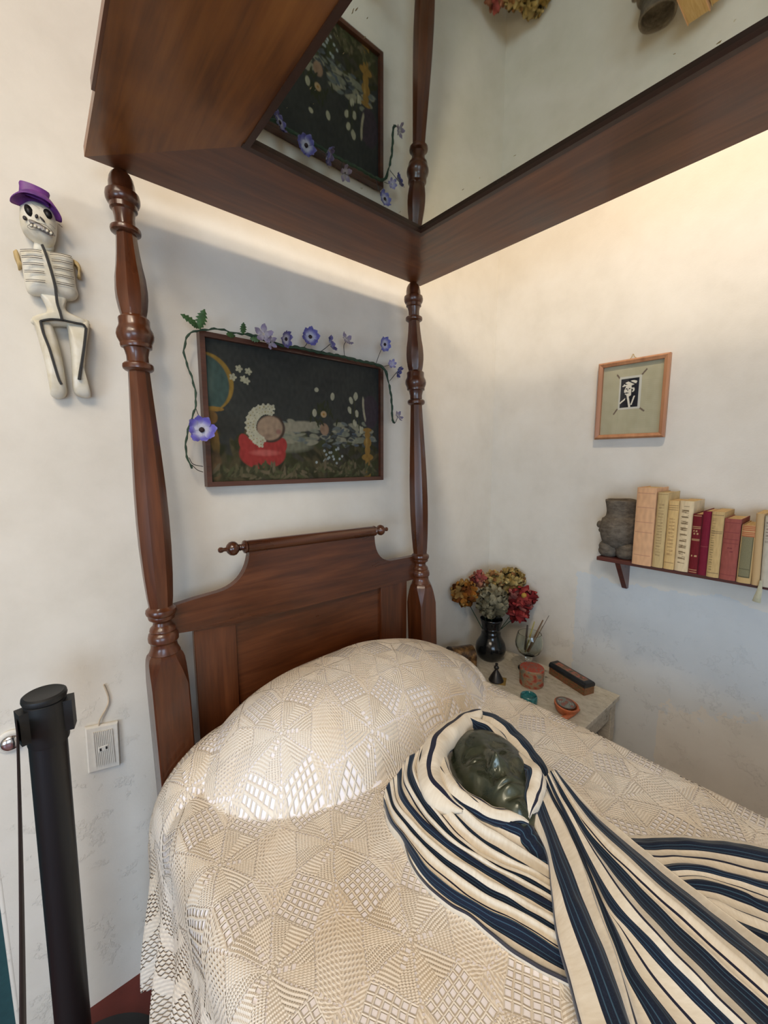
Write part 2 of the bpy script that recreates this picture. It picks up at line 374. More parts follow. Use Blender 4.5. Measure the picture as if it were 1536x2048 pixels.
for x in (-1.70,-.73):
    g=G().box(x,x+.035,-2.02,-.14,.38,.56,bev=.002); g.build('side_rail',W['y'],bed,smooth=False)
# ------------------------------------------------------------------ mattress, pillow, sheet, bedspread
ZM=.795
g=G()
def soft_box(x0,x1,y0,y1,z0,z1,r,nx=40,ny=60):
    g=G(); vs=[];fs=[]
    for j in range(ny+1):
        for i in range(nx+1):
            x=x0+(x1-x0)*i/nx; y=y0+(y1-y0)*j/ny
            d=min(x-x0,x1-x,y-y0,y1-y); dz=0
            if d<r: dz=r-sqrt(max(0,r*r-(r-d)**2))
            vs.append((x,y,z1-dz))
    n=nx+1
    fs=[(j*n+i,j*n+i+1,(j+1)*n+i+1,(j+1)*n+i) for j in range(ny) for i in range(nx)]
    o=len(vs); per=[j*n for j in range(ny+1)]+[ny*n+i for i in range(1,nx+1)]+[j*n+nx for j in range(ny-1,-1,-1)]+[i for i in range(nx-1,0,-1)]
    for k in per: vs.append((vs[k][0],vs[k][1],z0))
    m=len(per)
    for k in range(m): fs.append((per[k],per[(k+1)%m],o+(k+1)%m,o+k))
    fs.append(tuple(o+k for k in range(m)))
    g.add(vs,fs); return g
o=soft_box(-1.695,-.72,-2.0,-.165,.50,ZM-.012,.04).build('mattress',SHEET); tag(o,'thick white mattress lying on the wooden four poster bed','mattress')
# heightfield of whatever lies under the bedspread
def pil(x,y):
    cx,cy,a,b=-1.170,-.345,.500,.252
    X=abs((x-cx)/a); Y=abs((y-cy)/b)
    if y<cy: Y=abs((y-cy)/(b+.03))
    q=X**2.6+Y**2.2
    h=0 if q>=1 else (1-q)**.74
    n=mnoise.noise(Vector((x*5,y*5,2)))*.012
    skew=1-.10*((x-cx)/a)      # fuller on the left
    return h*(.196*skew+n)
def top_h(x,y):
    h=ZM+pil(x,y)+.004*mnoise.noise(Vector((x*3,y*3,0)))
    # gentle hollow beside the pillow
    h+=.018*gauss(x+1.25,.28)*gauss(y+1.0,.35)
    return h
PT=[]
def spread_pt(u,v,off=0.0,hang=None,amp=1.0):
    """u: across, x when on top (beyond edge = drop); v: y"""
    y=v; hd=smoothstep(-.46,-.17,y)
    xe=-1.722+.160*hd
    XS=-1.764
    xr=-.715; XR=-.668
    if u>=xe and u<=xr:
        z=top_h(u,y); 
        # head corner sinks toward the post
        x=u
        return Vector((x,y,z+off))
    if u<xe:
        r=xe-XS; d=xe-u
        z0=top_h(xe,y)
        # rounded shoulder then hang
        L=r*1.5+.02; 
        p=1.9-.65*hd
        if d<L:
            t=d/L; ang=t*PI/2
            xx=xe-r*(sin(ang)**1.0); zz=z0-(r*1.05+.02)*(1-cos(ang))*(1-.25*hd)-(r*1.05+.02)*.25*hd*t
            drop=0; xx-=off*sin(ang); zz+=off*cos(ang)
        else:
            drop=d-L; xx=XS; zz=z0-(r*1.05+.02)-drop
        k=max(0,drop)
        A=amp*.034*smoothstep(0,.45,k)
        wv=sin(y*46+.8*sin(y*9+1)+k*1.5)+.5*sin(y*83+1.3)
        xx-=A*(.55+wv*.75)+(off if k>0 else 0)
        yy=y+amp*.010*smoothstep(0,.5,k)*cos(y*46)
        if hd>0: yy+=0.0
        zz-=.0
        return Vector((xx,yy,zz))
    d=u-xr; z0=top_h(xr,y); r=XR-xr
    if d<r*1.5: a=d/(r*1.5)*PI/2; return Vector((xr+r*sin(a),y,z0+off-r*(1-cos(a))))
    k=d-r*1.5
    return Vector((XR+.012*smoothstep(0,.3,k)*(1+sin(y*40))+off,y,z0-r-k))
def spread(name,mat,off,ul,ur,amp,thick,y1=-.150,y0=-2.0,nx=230,ny=330,hem=None):
    g=G(); uv=[]; vs=[]
    for j in range(ny+1):
        v=y1+(y0-y1)*(j/ny)
        for i in range(nx+1):
            t=i/nx
            ul2=ul+(hem(v) if hem else 0)
            u=ul2+(ur-ul2)*t
            p=spread_pt(u,v,off,amp=amp)
            # tuck the head edge down behind the pillow
            if j<8: p.z-=.03*(1-j/8)**2
            vs.append(p); uv.append((u,v))
    n=nx+1; g.add(vs,[(j*n+i,(j+1)*n+i,(j+1)*n+i+1,j*n+i+1) for j in range(ny) for i in range(nx)]); g.uv=uv
    return g.build(name,mat,angle=180,thick=thick)
sh=spread('bed_sheet',SHEET,.0046,-1.93,-.45,.5,0,nx=160,ny=220,y1=-.156); tag(sh,'plain white sheet showing through the holes of the crochet bedspread','sheet')
# pillow body (under the sheet)
g=G(); vs=[];fs=[];NX,NY=48,28
for sgn in (1,-1):
    for j in range(NY+1):
        for i in range(NX+1):
            a=-1+2*i/NX; b=-1+2*j/NY; q_=sqrt(max(0,1-b*b*.42)); q2_=sqrt(max(0,1-a*a*.42)); x=-1.165+.42*a*q_; y=-.345+.21*b*q2_
            hh=max(0,(1-abs(a)**2.6)*(1-abs(b)**2.2))**.5
            vs.append((x+.0*a,y,ZM+.064+sgn*.056*hh-(.03 if hh<.05 else 0)))
n=NX+1
for k in (0,1):
    o_=k*(NX+1)*(NY+1); fs+=[(o_+j*n+i,o_+j*n+i+1,o_+(j+1)*n+i+1,o_+(j+1)*n+i) for j in range(NY) for i in range(NX)]
g.add(vs,fs); o=g.build('pillow',SHEET); tag(o,'plump white pillow at the head of the bed, under the crochet bedspread','pillow')
# crochet lace material
def lace():
    m=Mat('ivory_crochet',.9,spec=.15); uvn=N(m.t,m.node('ShaderNodeUVMap').outputs[0]); 
    wob=m.noise(uvn,9,2); wob2=m.noise(uvn,7.3,2,stretch=(1.3,.8,1))
    x,y,_=m.sep(uvn)
    x=x+(wob-.5)*.022+1.503; y=y+(wob2-.5)*.022+.683
    L=.232; SX=L*sqrt(3); SY=L
    def cell(px,py):
        ax=px-M('ROUND',px/SX)*SX; ay=py-M('ROUND',py/SY)*SY
        return ax,ay,M('SQRT',ax*ax+ay*ay)
    ax,ay,ra=cell(x,y); bx,by,rb=cell(x-SX/2,y-SY/2)
    s=lt(ra,rb); px=sel(s,ax,bx); py=sel(s,ay,by); r=M('MINIMUM',ra,rb)
    th=M('ARCTAN2',py,px)+2*PI
    k6=M('FLOOR',th/(PI/3)); ph=M('FLOORED_MODULO',th,PI/3)-PI/6
    a=r*M('COSINE',ph); b=r*M('SINE',ph); aph=M('ABSOLUTE',ph); ab=M('ABSOLUTE',b)
    e=r*M('SINE',PI/6-aph)
    odd=gt(M('FLOORED_MODULO',k6,2.0),.5)
    inA=a-L/2
    typ=lt(M('FLOORED_MODULO',k6,3.0),1.5)
    mesh=gt(a,.076)*lt(ab,.040)*typ
    outer=gt(a,.076)*(1-mesh)
    pos=gt(b,0.0)
    fr=lambda v,p: M('FRACT',v/p+100.0)
    tri=lambda v,p: 1-M('ABSOLUTE',fr(v,p)-.5)*2      # 1 in middle of period
    # filet mesh
    PM=.0133; fu=M('ABSOLUTE',fr(inA,PM)-.5); fv=M('ABSOLUTE',fr(b,PM)-.5)
    HS=.34
    hole_m=lt(fu,HS)*lt(fv,HS)*mesh
    hm=1-lt(M('MAXIMUM',fu,fv),HS)*1.0
    thread=M('MAXIMUM',1-M('ABSOLUTE',fu-.5)*5,1-M('ABSOLUTE',fv-.5)*5)
    # ribs
    c=sel(pos,e,a)
    c2=sel(pos,r*M('COSINE',PI/6-aph),b)
    PR=.0062; rib=tri(c,PR); knit=tri(c2+rib*.001,.0036)
    rh=lt(fr(c,PR),.22)*lt(fr(c2,.0044),.42)*pos
    # outer net
    PN=.0068; o1=tri(e+a*.5,PN); o2=tri(e-a*.5,PN*1.05)
    netm=gt(M('SINE',x*23)*M('SINE',y*19+1),-.25)
    hole_o=lt(M('MAXIMUM',1-o1,1-o2),.40)*outer*netm
    # eyelets
    ey=lt(e,.0021)*lt(fr(r,.0085),.60)*gt(r,.012)*(1-mesh)
    ring=lt(r,.0036)+band(r,.013,.019)*lt(M('ABSOLUTE',ab),.0042)*odd+band(r,.024,.031)*lt(ab,.0045)*odd+band(r,.036,.043)*lt(ab,.0048)*odd
    rowm=lt(M('ABSOLUTE',a-.0745),.0012)*lt(fr(b,.0075),.5)
    hole=clampn(hole_m+hole_o+ey+ring+rowm+rh*(1-outer)*(1-mesh))
    # hanging part: more open net near the hem
    X_,Y_,_q=m.sep(uvn)
    hang=lt(X_,-1.87)
    hx=fr(X_,.0115);hy=fr(Y_+M('ROUND',X_/.0115)*.0058,.0115)
    big=lt(M('ABSOLUTE',hx-.5)+M('ABSOLUTE',hy-.5),.44)
    dia=gt(M('SINE',X_*52+M('ABSOLUTE',M('SINE',Y_*34))*3.0),-.45)
    hole=sel(hang,big*dia,hole)
    height=sel(mesh,clampn(thread)*1.3,sel(outer,o1*.5+o2*.5,rib*.8+knit*.35))
    height=sel(hang,M('ABSOLUTE',hx-.5)+M('ABSOLUTE',hy-.5),height)
    # colour: aged ivory, tea stains
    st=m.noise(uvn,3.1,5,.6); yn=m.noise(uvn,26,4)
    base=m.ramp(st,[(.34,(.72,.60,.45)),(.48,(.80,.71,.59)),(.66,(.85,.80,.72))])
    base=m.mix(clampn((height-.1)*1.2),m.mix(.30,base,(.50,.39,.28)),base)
    m.color(base); m.set('Sheen Weight',.15)
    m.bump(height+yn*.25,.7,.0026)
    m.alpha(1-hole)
    return m.m
LACE=lace()
hemf=lambda v: -.028*(abs(sin(v*21+.5))**.7)-.010*abs(sin(v*120))
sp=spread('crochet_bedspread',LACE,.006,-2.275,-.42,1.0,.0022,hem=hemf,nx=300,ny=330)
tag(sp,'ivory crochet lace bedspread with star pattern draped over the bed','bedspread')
# ------------------------------------------------------------------ shawl
def shawl_mat():
    m=Mat('striped_shawl_cloth',.85,spec=.15); uvn=N(m.t,m.node('ShaderNodeUVMap').outputs[0]); u,v,_=m.sep(uvn)
    P=.064; f=M('FRACT',u/P+50.0); d=M('ABSOLUTE',f-.5)*P*1.0   # 0 at centre of thin stripe? centre f=.5
    dn=M('MINIMUM',f,1-f)*P      # distance from navy band centre
    navy=lt(dn,.0125)
    thin=lt(d,.0021)
    line=band(dn,.0036,.0046)+band(dn,.0088,.0096)
    n=m.noise(uvn,60,4); w=m.noise(uvn,900,2,stretch=(1,.15,1))
    cream=m.ramp(n,[(.3,(.66,.575,.45)),(.7,(.74,.665,.545))]); nv=m.ramp(w,[(.3,(.0055,.009,.021)),(.7,(.011,.018,.038))])
    c=m.mix(navy,cream,nv); c=m.mix(thin,c,(.014,.015,.032)); c=m.mix(clampn(line),c,(.040,.085,.13))
    m.color(c); m.bump(w,.25,.0006); m.set('Sheen Weight',.2); return m.m
SHAWL=shawl_mat()
SH=G(); SH.uv=[]
def c7(pts,z): 
    out=[]
    for i,q in enumerate(pts):
        zz=z if isinstance(z,(int,float)) else z[0]+(z[1]-z[0])*i/(len(pts)-1)
        if len(q)>2: zz=q[2]
        out.append(AZ(740+.2995*q[0],1380+.2995*q[1],zz))
    return out
def px(pts,z):
    out=[]
    for i,q in enumerate(pts):
        zz=z if isinstance(z,(int,float)) else z[0]+(z[1]-z[0])*i/(len(pts)-1)
        if len(q)>2: zz=q[2]
        out.append(AZ(q[0],q[1],zz))
    return out
def sheet(guides,us,depth,n=90,m=10,wob=.003,seed=0,skirt=(0,0)):
    """guides: crest lines; cloth sags by depth between crests, rounded crests"""
    R=[resample(gd,n) for gd in guides]; K=len(R); rows=[];uu=[]
    dep=depth if isinstance(depth,(list,tuple)) else [depth]*(K-1)
    def cr(a,b,c,d,t): return .5*((2*b)+(c-a)*t+(2*a-5*b+4*c-d)*t*t+(3*b-a-3*c+d)*t**3)
    base=len(SH.v); cols=[]
    for i in range(K-1):
        for s in range(m if i<K-2 else m+1):
            cols.append((i,s/m))
    vs=[];uv=[]
    for k in range(n):
        for (i,t) in cols:
            a=R[max(i-1,0)][k]; b=R[i][k]; c=R[i+1][k]; d=R[min(i+2,K-1)][k]
            p=b.lerp(c,t)*.5+cr(a,b,c,d,t)*.5
            env=sin(PI*min(1,k/(n*.12))/2)
            p=p.copy(); p.z-=dep[i]*(sin(PI*t)**.8)*env
            u=us[i]+(us[i+1]-us[i])*t
            p.z+=wob*mnoise.noise(Vector((p.x*25+seed,p.y*25,u*40)))
            vs.append(p); uv.append((u,k*.01))
    C=len(cols)
    # skirts: tuck edges down
    SH.add(vs,[(k*C+i,k*C+i+1,(k+1)*C+i+1,(k+1)*C+i) for k in range(n-1) for i in range(C-1)]); SH.uv+=uv
    for side,amt in ((0,skirt[0]),(C-1,skirt[1])):
        if not amt: continue
        o=len(SH.v); q=[]
        ins=Vector((0,0,-amt))
        for k in range(n):
            inn=(vs[k*C+(1 if side==0 else C-2)]-vs[k*C+side]).normalized()*.012
            q.append(vs[k*C+side]+ins*.45-inn*.2); q.append(vs[k*C+side]+ins+inn)
        fs=[]
        for k in range(n-1):
            e0=base+k*C+side; e1=base+(k+1)*C+side
            fs.append((e0-o,e1-o,2*(k+1),2*k)); fs.append((2*k,2*(k+1),2*(k+1)+1,2*k+1))
        SH.add(q,fs); s0=us[0] if side==0 else us[-1]; sg=-1 if side==0 else 1
        for k in range(n): SH.uv.append((s0+sg*.006,k*.01)); SH.uv.append((s0+sg*.016,k*.01))
P_=.064
# left cascade (crest lines from the face outward)
cas=[
 c7([(500,330,.915),(455,450,.92),(500,560,.925),(600,650,.925),(700,730,.92),(800,820,.905),(920,870,.90),(1010,905,.895),(1080,1000,.88),(1180,1080,.87)],.9),
 c7([(430,380,.925),(400,460,.925),(430,570,.92),(530,700,.915),(640,800,.905),(760,900,.895),(900,980,.885),(1050,1080,.875),(1200,1180,.865)],.9),
 c7([(360,360,.925),(325,470,.92),(380,610,.91),(480,740,.90),(600,880,.89),(740,1010,.88),(900,1110,.875),(1050,1180,.87),(1210,1270,.86)],.9),
 c7([(310,420,.915),(290,520,.91),(350,670,.90),(450,810,.89),(580,960,.88),(720,1070,.875),(870,1150,.87),(1050,1230,.865),(1220,1330,.86)],.9),
 c7([(250,450,.90),(235,560,.90),(300,700,.89),(410,850,.885),(550,990,.88),(700,1090,.875),(850,1180,.87),(1030,1270,.865),(1235,1390,.86)],.9),
 c7([(200,540,.885),(210,660,.885),(300,800,.88),(430,930,.875),(600,1060,.87),(780,1180,.865),(960,1280,.862),(1250,1440,.858)],.87),
 c7([(140,600,.87),(175,740,.87),(280,870,.87),(420,1010,.865),(600,1140,.862),(800,1270,.86),(1000,1380,.856),(1260,1540,.852)],.87),
 c7([(105,650,.86),(150,790,.86),(260,930,.86),(400,1080,.857),(560,1210,.855),(741,1342,.852),(992,1470,.85),(1290,1640,.848)],.86),
 c7([(92,720,.85),(140,850,.85),(240,980,.85),(370,1170,.848),(534,1315,.846),(760,1450,.844),(992,1563,.842),(1310,1760,.840)],.85),
 c7([(92,760,.832),(130,870,.832),(215,980,.832),(270,1130,.832),(380,1285,.832),(534,1418,.832),(671,1500,.832),(878,1673,.832),(1088,1813,.832),(1330,1935,.832)],.83)]
sheet(cas,[0,.034,.078,.112,.150,.190,.236,.270,.310,.350],[.014,.016,.014,.014,.014,.013,.012,.012,.008],n=110,m=9,skirt=(.02,.02),seed=3)
# fan running down over everything
fan=[
 px([(1066,1640,.885),(1095,1703,.882),(1105,1774,.88),(1118,1865,.878),(1142,1952,.876),(1168,2047,.875),(1196,2150,.87)],.88),
 px([(1073,1590,.90),(1107,1691,.898),(1144,1786,.895),(1190,1890,.892),(1252,2047,.888),(1290,2150,.885)],.9),
 px([(1080,1560,.90),(1130,1650,.89),(1165,1730,.883),(1200,1832,.876),(1228,1900,.872),(1270,2047,.868),(1300,2150,.865)],.88),
 px([(1088,1555,.90),(1140,1655,.885),(1180,1745,.876),(1224,1850,.87),(1262,1940,.865),(1335,2047,.86),(1390,2150,.86)],.86),
 px([(1094,1550,.905),(1150,1665,.888),(1215,1795,.88),(1272,1857,.877),(1340,1930,.874),(1459,2047,.872),(1560,2150,.87)],.87),
 px([(1098,1545,.905),(1160,1655,.892),(1230,1765,.89),(1300,1850,.887),(1397,1952,.885),(1490,2047,.882),(1600,2150,.88)],.88),
 px([(1102,1540,.905),(1170,1650,.885),(1250,1740,.88),(1355,1844,.876),(1438,1923,.874),(1546,2017,.87),(1660,2120,.87)],.87),
 px([(1106,1540,.905),(1180,1648,.888),(1262,1728,.885),(1355,1810,.88),(1459,1900,.878),(1546,1980,.875),(1660,2080,.87)],.88),
 px([(1110,1540,.90),(1190,1635,.88),(1272,1710,.878),(1360,1785,.874),(1459,1865,.872),(1540,1930,.87),(1660,2020,.87)],.87),
 px([(1118,1545,.885),(1180,1612,.865),(1240,1660,.860),(1335,1735,.855),(1400,1786,.852),(1480,1846,.85),(1540,1890,.85),(1660,1970,.85)],.85)]
P6=.064
sheet(fan,[-.028,0,.030,.064,.128,.160,.206,.234,.256,.286],[.002,.004,.010,.010,.004,.010,.008,.003,.004],n=110,m=9,skirt=(.03,.03),seed=9)
tail=[
 px([(1240,1672,.83),(1290,1672,.83),(1355,1672,.83),(1459,1680,.83),(1536,1694,.83),(1700,1720,.83)],.83),
 px([(1245,1688,.842),(1300,1686,.842),(1360,1684,.842),(1459,1694,.842),(1536,1708,.842),(1700,1736,.84)],.84),
 px([(1280,1712,.845),(1330,1712,.842),(1390,1714,.84),(1440,1722,.84),(1536,1745,.84),(1700,1780,.84)],.84),
 px([(1310,1738,.845),(1360,1730,.85),(1400,1732,.85),(1450,1745,.848),(1536,1768,.845),(1700,1806,.84)],.84),
 px([(1350,1762,.845),(1400,1762,.845),(1440,1768,.845),(1490,1786,.845),(1536,1808,.845),(1700,1860,.84)],.84),
 px([(1390,1792,.842),(1430,1800,.842),(1480,1824,.842),(1536,1846,.842),(1700,1900,.84)],.84),
 px([(1430,1830,.84),(1480,1852,.84),(1536,1872,.84),(1700,1940,.84)],.84),
 px([(1450,1850,.83),(1500,1880,.83),(1560,1910,.83),(1700,1980,.83)],.83)]
sheet(tail,[-.022,0,.032,.064,.128,.164,.192,.210],[.0,.006,.006,.008,.008,.006,.004],n=80,m=9,skirt=(.012,.012),seed=5)
# hood roll round the face
def hood(path,rx,rz,u0,du,n=110,m=18,seed=0):
    R=resample(path,n); base=len(SH.v); vs=[];uv=[]
    for k,p in enumerate(R):
        t=(R[min(k+1,n-1)]-R[max(k-1,0)]); t.z=0; t.normalize(); b=Vector((t.y,-t.x,0))
        f=k/(n-1); env=min(1,(1-f)*7+.12,f*9+.35); wx=(rx(f) if callable(rx) else rx)*env
        for i in range(m+1):
            a=PI*1.25*(i/m)-PI*.125
            q=p+b*(-cos(a)*wx)+Vector((0,0,1))*(sin(a)*rz-rz)*env
            q.z+=.004*mnoise.noise(Vector((f*9+seed,i*.35,seed))); q+=b*.004*mnoise.noise(Vector((f*11+seed,i*.3,seed+5)))
            vs.append(q); uv.append((u0+du*i/m,k*.01))
    C=m+1; SH.add(vs,[(k*C+i,k*C+i+1,(k+1)*C+i+1,(k+1)*C+i) for k in range(n-1) for i in range(m)]); SH.uv+=uv
# outer right fold, then inner roll with its right side and its left side
hood(c7([(640,190,.90),(700,150,.915),(840,185,.915),(960,290,.905),(1060,400,.895),(1140,520,.885),(1200,640,.87)],.9),lambda f:.020+.012*sin(PI*f),.022,.02,.10,seed=2)
hood(c7([(660,175,.935),(790,225,.925),(880,320,.922),(955,410,.922),(1040,470,.932),(1105,520,.94),(1090,620,.93),(1060,740,.92),(1056,850,.90)],.93),lambda f:.017+.008*sin(PI*f),.030,.008,.075,seed=4)
hood(c7([(740,130,.935),(640,155,.94),(545,220,.945),(455,300,.945),(420,400,.94),(400,500,.93),(430,600,.925),(520,700,.915),(620,800,.905)],.93),lambda f:.022+.008*sin(PI*f),.030,.011,.040,seed=6)
hood(c7([(475,300,.925),(475,400,.925),(500,520,.925),(570,630,.925),(680,710,.92),(800,780,.915),(920,810,.91),(1010,840,.905),(1060,880,.895)],.92),lambda f:.012+.004*sin(PI*f),.020,.012,.05,seed=8)
hood(c7([(960,800,.895),(1020,880,.89),(1070,960,.885),(1130,1050,.875),(1200,1160,.865)],.9),lambda f:.020,.014,.045,.035,n=50,seed=11)
# underlay lying on the bed so the shawl is one continuous cloth
sw=SH.build('striped_shawl',SHAWL,angle=180,thick=.0016)
tag(sw,'cream and navy striped shawl wrapped around the dark face and trailing over the bed','shawl')
# ------------------------------------------------------------------ face mask
def face():
    fh=AZ(925,1440,.925); ch=AZ(1046,1626,.925)
    D=(fh-ch); Lh=D.length; D.normalize(); Nn=Vector((-.17,-.05,1)); Nn=(Nn-D*Nn.dot(D)).normalized(); S=D.cross(Nn)   # S: to the face's own right when lying (toward +x?)
    if S.x<0: S=-S
    C=(fh+ch)/2+S*.006; g=G(); NX,NY=110,150; vs=[]
    H=Lh/2; Wd=H*.66
    def g2(x,y,cx,cy,sx,sy,rot=0):
        dx,dy=x-cx,y-cy
        if rot: dx,dy=dx*cos(rot)+dy*sin(rot),-dx*sin(rot)+dy*cos(rot)
        return math.exp(-(dx/sx)**2-(dy/sy)**2)
    def f(x,y):
        y=y+.0
        return f0(x,y)
    def f0(x,y):   # x -1..1 half width units, y -1..1 chin..forehead
        w=1.0-.38*smoothstep(.05,-1.0,y)-.10*smoothstep(.3,1,y)
        q=min(1,abs(x)/w)**2.3+abs(y)**2.6
        z=.74*max(0,1-q)**.52
        z+=.10*g2(x,y,0,-.02,.11,.22)                     # bridge
        z+=.15*g2(x,y,0,-.16,.12,.17)
        z+=.16*g2(x,y,0,-.245,.135,.085)                 # nose tip
        z+=.075*(g2(x,y,.15,-.255,.075,.06)+g2(x,y,-.15,-.255,.075,.06))   # wings
        z-=.05*(g2(x,y,.075,-.315,.045,.028)+g2(x,y,-.075,-.315,.045,.028))
        for s in (1,-1):
            z-=.145*g2(x,y,s*.36,.05,.22,.13)            # sockets
            z+=.155*g2(x,y,s*.37,.025,.16,.088)         # closed lid
            z-=.034*math.exp(-((y+.035-.22*(x-s*.37)**2)/.016)**2)*g2(x,y,s*.37,-.03,.17,.3)  # lid line
            z+=.022*g2(x,y,s*.34,.20,.26,.10,s*-.12)    # brow
            z+=.075*g2(x,y,s*.58,-.16,.20,.17)           # cheekbone
            z-=.05*g2(x,y,s*.52,-.50,.16,.18)
            z-=.028*g2(x,y,s*.25,-.40,.045,.11,s*.5)     # fold
        z+=.055*g2(x,y,0,-.53,.30,.15)
        z+=.070*g2(x,y,0,-.51,.24,.045)                  # upper lip
        z+=.080*g2(x,y,0,-.615,.20,.050)                 # lower lip
        z-=.055*math.exp(-((y+.562+.10*x*x)/.016)**2)*g2(x,y,0,-.56,.23,.3)
        z-=.025*g2(x,y,0,-.42,.035,.05)
        z-=.055*g2(x,y,0,-.71,.20,.045)
        z+=.13*g2(x,y,0,-.84,.22,.12)                    # chin
        z+=.04*g2(x,y,0,.62,.5,.3)
        z+=.006*mnoise.noise(Vector((x*9,y*9,0)))
        return z
    for j in range(NY+1):
        for i in range(NX+1):
            a=2*i/NX-1; b=2*j/NY-1
            # square to disc so the rim is a clean oval
            x=a*sqrt(max(0,1-b*b/2)); y=b*sqrt(max(0,1-a*a/2))
            w=1.0-.38*smoothstep(.05,-1.0,y)-.10*smoothstep(.3,1,y)
            X=x*w; z=f(X,y)
            rr=max(abs(a),abs(b))
            P=C+S*(X*Wd)+D*(y*H)+Nn*(z*Wd-.062)
            vs.append(P)
    n=NX+1
    fs=[(j*n+i,j*n+i+1,(j+1)*n+i+1,(j+1)*n+i) for j in range(NY) for i in range(NX)]
    o=len(vs); per=[j*n for j in range(NY+1)]+[NY*n+i for i in range(1,NX+1)]+[j*n+NX for j in range(NY-1,-1,-1)]+[i for i in range(NX-1,0,-1)]
    for k in per: vs.append(vs[k]-Nn*.04)
    m=len(per)
    for k in range(m): fs.append((per[k],per[(k+1)%m],o+(k+1)%m,o+k))
    fs.append(tuple(o+k for k in range(m)))
    g.add(vs,fs)
    mt=Mat('dark_green_bronze',.3,metal=.35,spec=.6,coat=.35); n_=mt.noise(mt.coord(),22,6,.65); n2_=mt.noise(mt.coord(),180,3)
    mt.color(mt.ramp(n_,[(.3,(.020,.026,.016)),(.55,(.045,.052,.030)),(.75,(.075,.080,.045))])); mt.set('Roughness',mt.ramp(n_,[(.35,.22),(.7,.45)])); mt.bump(n_,.10,.0006)
    return g.build('sculpted_face_mask',mt.m,angle=180)
tag(face(),'dark green bronze mask of a sleeping face wrapped in the striped shawl','mask')
# ------------------------------------------------------------------ painting on the headboard wall
pt=thing('framed_painting','dark oil painting with a red cushion and white flowers, over the headboard','painting',(-1.17,-.02,1.55))
PX0,PX1,PZ0,PZ1=-1.523,-.812,1.539,2.002
fw=.015
DKW=wood('dark_frame_wood',(.03,.010,.006),(.062,.020,.011),(.10,.035,.018),'x',rough=.4)
g=G(); g.prism([(PX0,PZ0),(PX1,PZ0),(PX1-fw,PZ0+fw),(PX0+fw,PZ0+fw)],-.034,-.006).prism([(PX0,PZ1),(PX1,PZ1),(PX1-fw,PZ1-fw),(PX0+fw,PZ1-fw)],-.034,-.006)
g.prism([(PX0,PZ0),(PX0+fw,PZ0+fw),(PX0+fw,PZ1-fw),(PX0,PZ1)],-.034,-.006).prism([(PX1,PZ0),(PX1-fw,PZ0+fw),(PX1-fw,PZ1-fw),(PX1,PZ1)],-.034,-.006)
g.build('picture_frame',DKW,pt,smooth=False)
rnd=random.Random(5)
def lerp3(a,b,t): t=max(0,min(1,t)); return tuple(x+(y-x)*t for x,y in zip(a,b))
strokes=[]   # (cx,cy,rx,ry,rot,color,soft)
def S_(cx,cy,rx,ry,rot,c,soft=.25): strokes.append((cx,cy,rx,ry,rot,c,soft))
A_=462/711
# coordinates: x 0..1, y 0..1 (bottom to top)
for i in range(150):   # undergrowth
    x=rnd.random(); y=rnd.random()**1.5*.34; c=rnd.choice([(.035,.036,.014),(.055,.05,.022),(.075,.062,.03),(.028,.027,.013),(.045,.05,.02)])
    S_(x,y,.012+rnd.random()*.02,.06+rnd.random()*.07,rnd.uniform(-1.1,1.1),c,.5)
S_(.005,.70,.125,.205,0,(.24,.15,.03),.08); S_(-.014,.688,.124,.205,0,(.045,.080,.070),.1); S_(-.02,.70,.07,.15,0,(.085,.13,.11),.9)
S_(.03,.52,.05,.018,0,(.24,.14,.03),.2); S_(.02,.46,.03,.05,0,(.16,.09,.03),.3); S_(.03,.30,.022,.12,.1,(.20,.12,.035),.4); S_(.03,.12,.03,.12,0,(.12,.075,.035),.4)
for x,y in ((.155,.82),(.20,.81),(.125,.755),(.175,.75),(.19,.74)):
    for k in range(5): a=k*1.26; S_(x+.010*cos(a),y+.015*sin(a),.009,.010,a,(.36,.35,.24),.3)
S_(.40,.30,.16,.09,-.05,(.16,.16,.11),.6)
for i in range(70): S_(.36+rnd.random()*.60,.30+rnd.random()*.19,.02+rnd.random()*.03,.012+rnd.random()*.015,rnd.uniform(-.4,.3),rnd.choice([(.22,.22,.155),(.18,.19,.14),(.13,.15,.14),(.25,.24,.17)]),.5)
for i in range(40): S_(.60+rnd.random()*.34,.27+rnd.random()*.17,.02,.012,rnd.uniform(-.8,.8),rnd.choice([(.08,.10,.12),(.06,.07,.07),(.15,.16,.12)]),.4)
S_(.46,.43,.12,.05,.1,(.27,.25,.18),.5); S_(.615,.42,.03,.055,.2,(.26,.17,.11),.3)
S_(.26,.21,.125,.125,0,(.30,.035,.030),.15); S_(.17,.28,.03,.08,.3,(.30,.035,.03),.2); S_(.355,.27,.035,.07,-.3,(.30,.035,.03),.2); S_(.27,.215,.09,.03,0,(.42,.10,.085),.8)
S_(.305,.40,.080,.108,.3,(.055,.035,.025),.15); S_(.30,.405,.072,.098,.3,(.30,.215,.145),.25); S_(.345,.38,.018,.025,.2,(.25,.13,.10),.8); S_(.28,.34,.035,.025,.2,(.23,.16,.11),.8)
for k in range(30):
    a=1.35+(k//2)*.21; q_=.078+.026*(k%2); x=.292+q_*cos(a); y=.415+q_*1.45*sin(a)
    for j in range(4): b=j*1.57+k; S_(x+.009*cos(b),y+.014*sin(b),.009,.012,b,(.42,.41,.30),.3)
    S_(x,y,.003,.005,0,(.25,.2,.05),.3)
for i in range(24): S_(.60+rnd.gauss(0,.035),.56+rnd.gauss(0,.05),.006,.04,rnd.uniform(-.7,.7),(.03,.035,.015),.4)
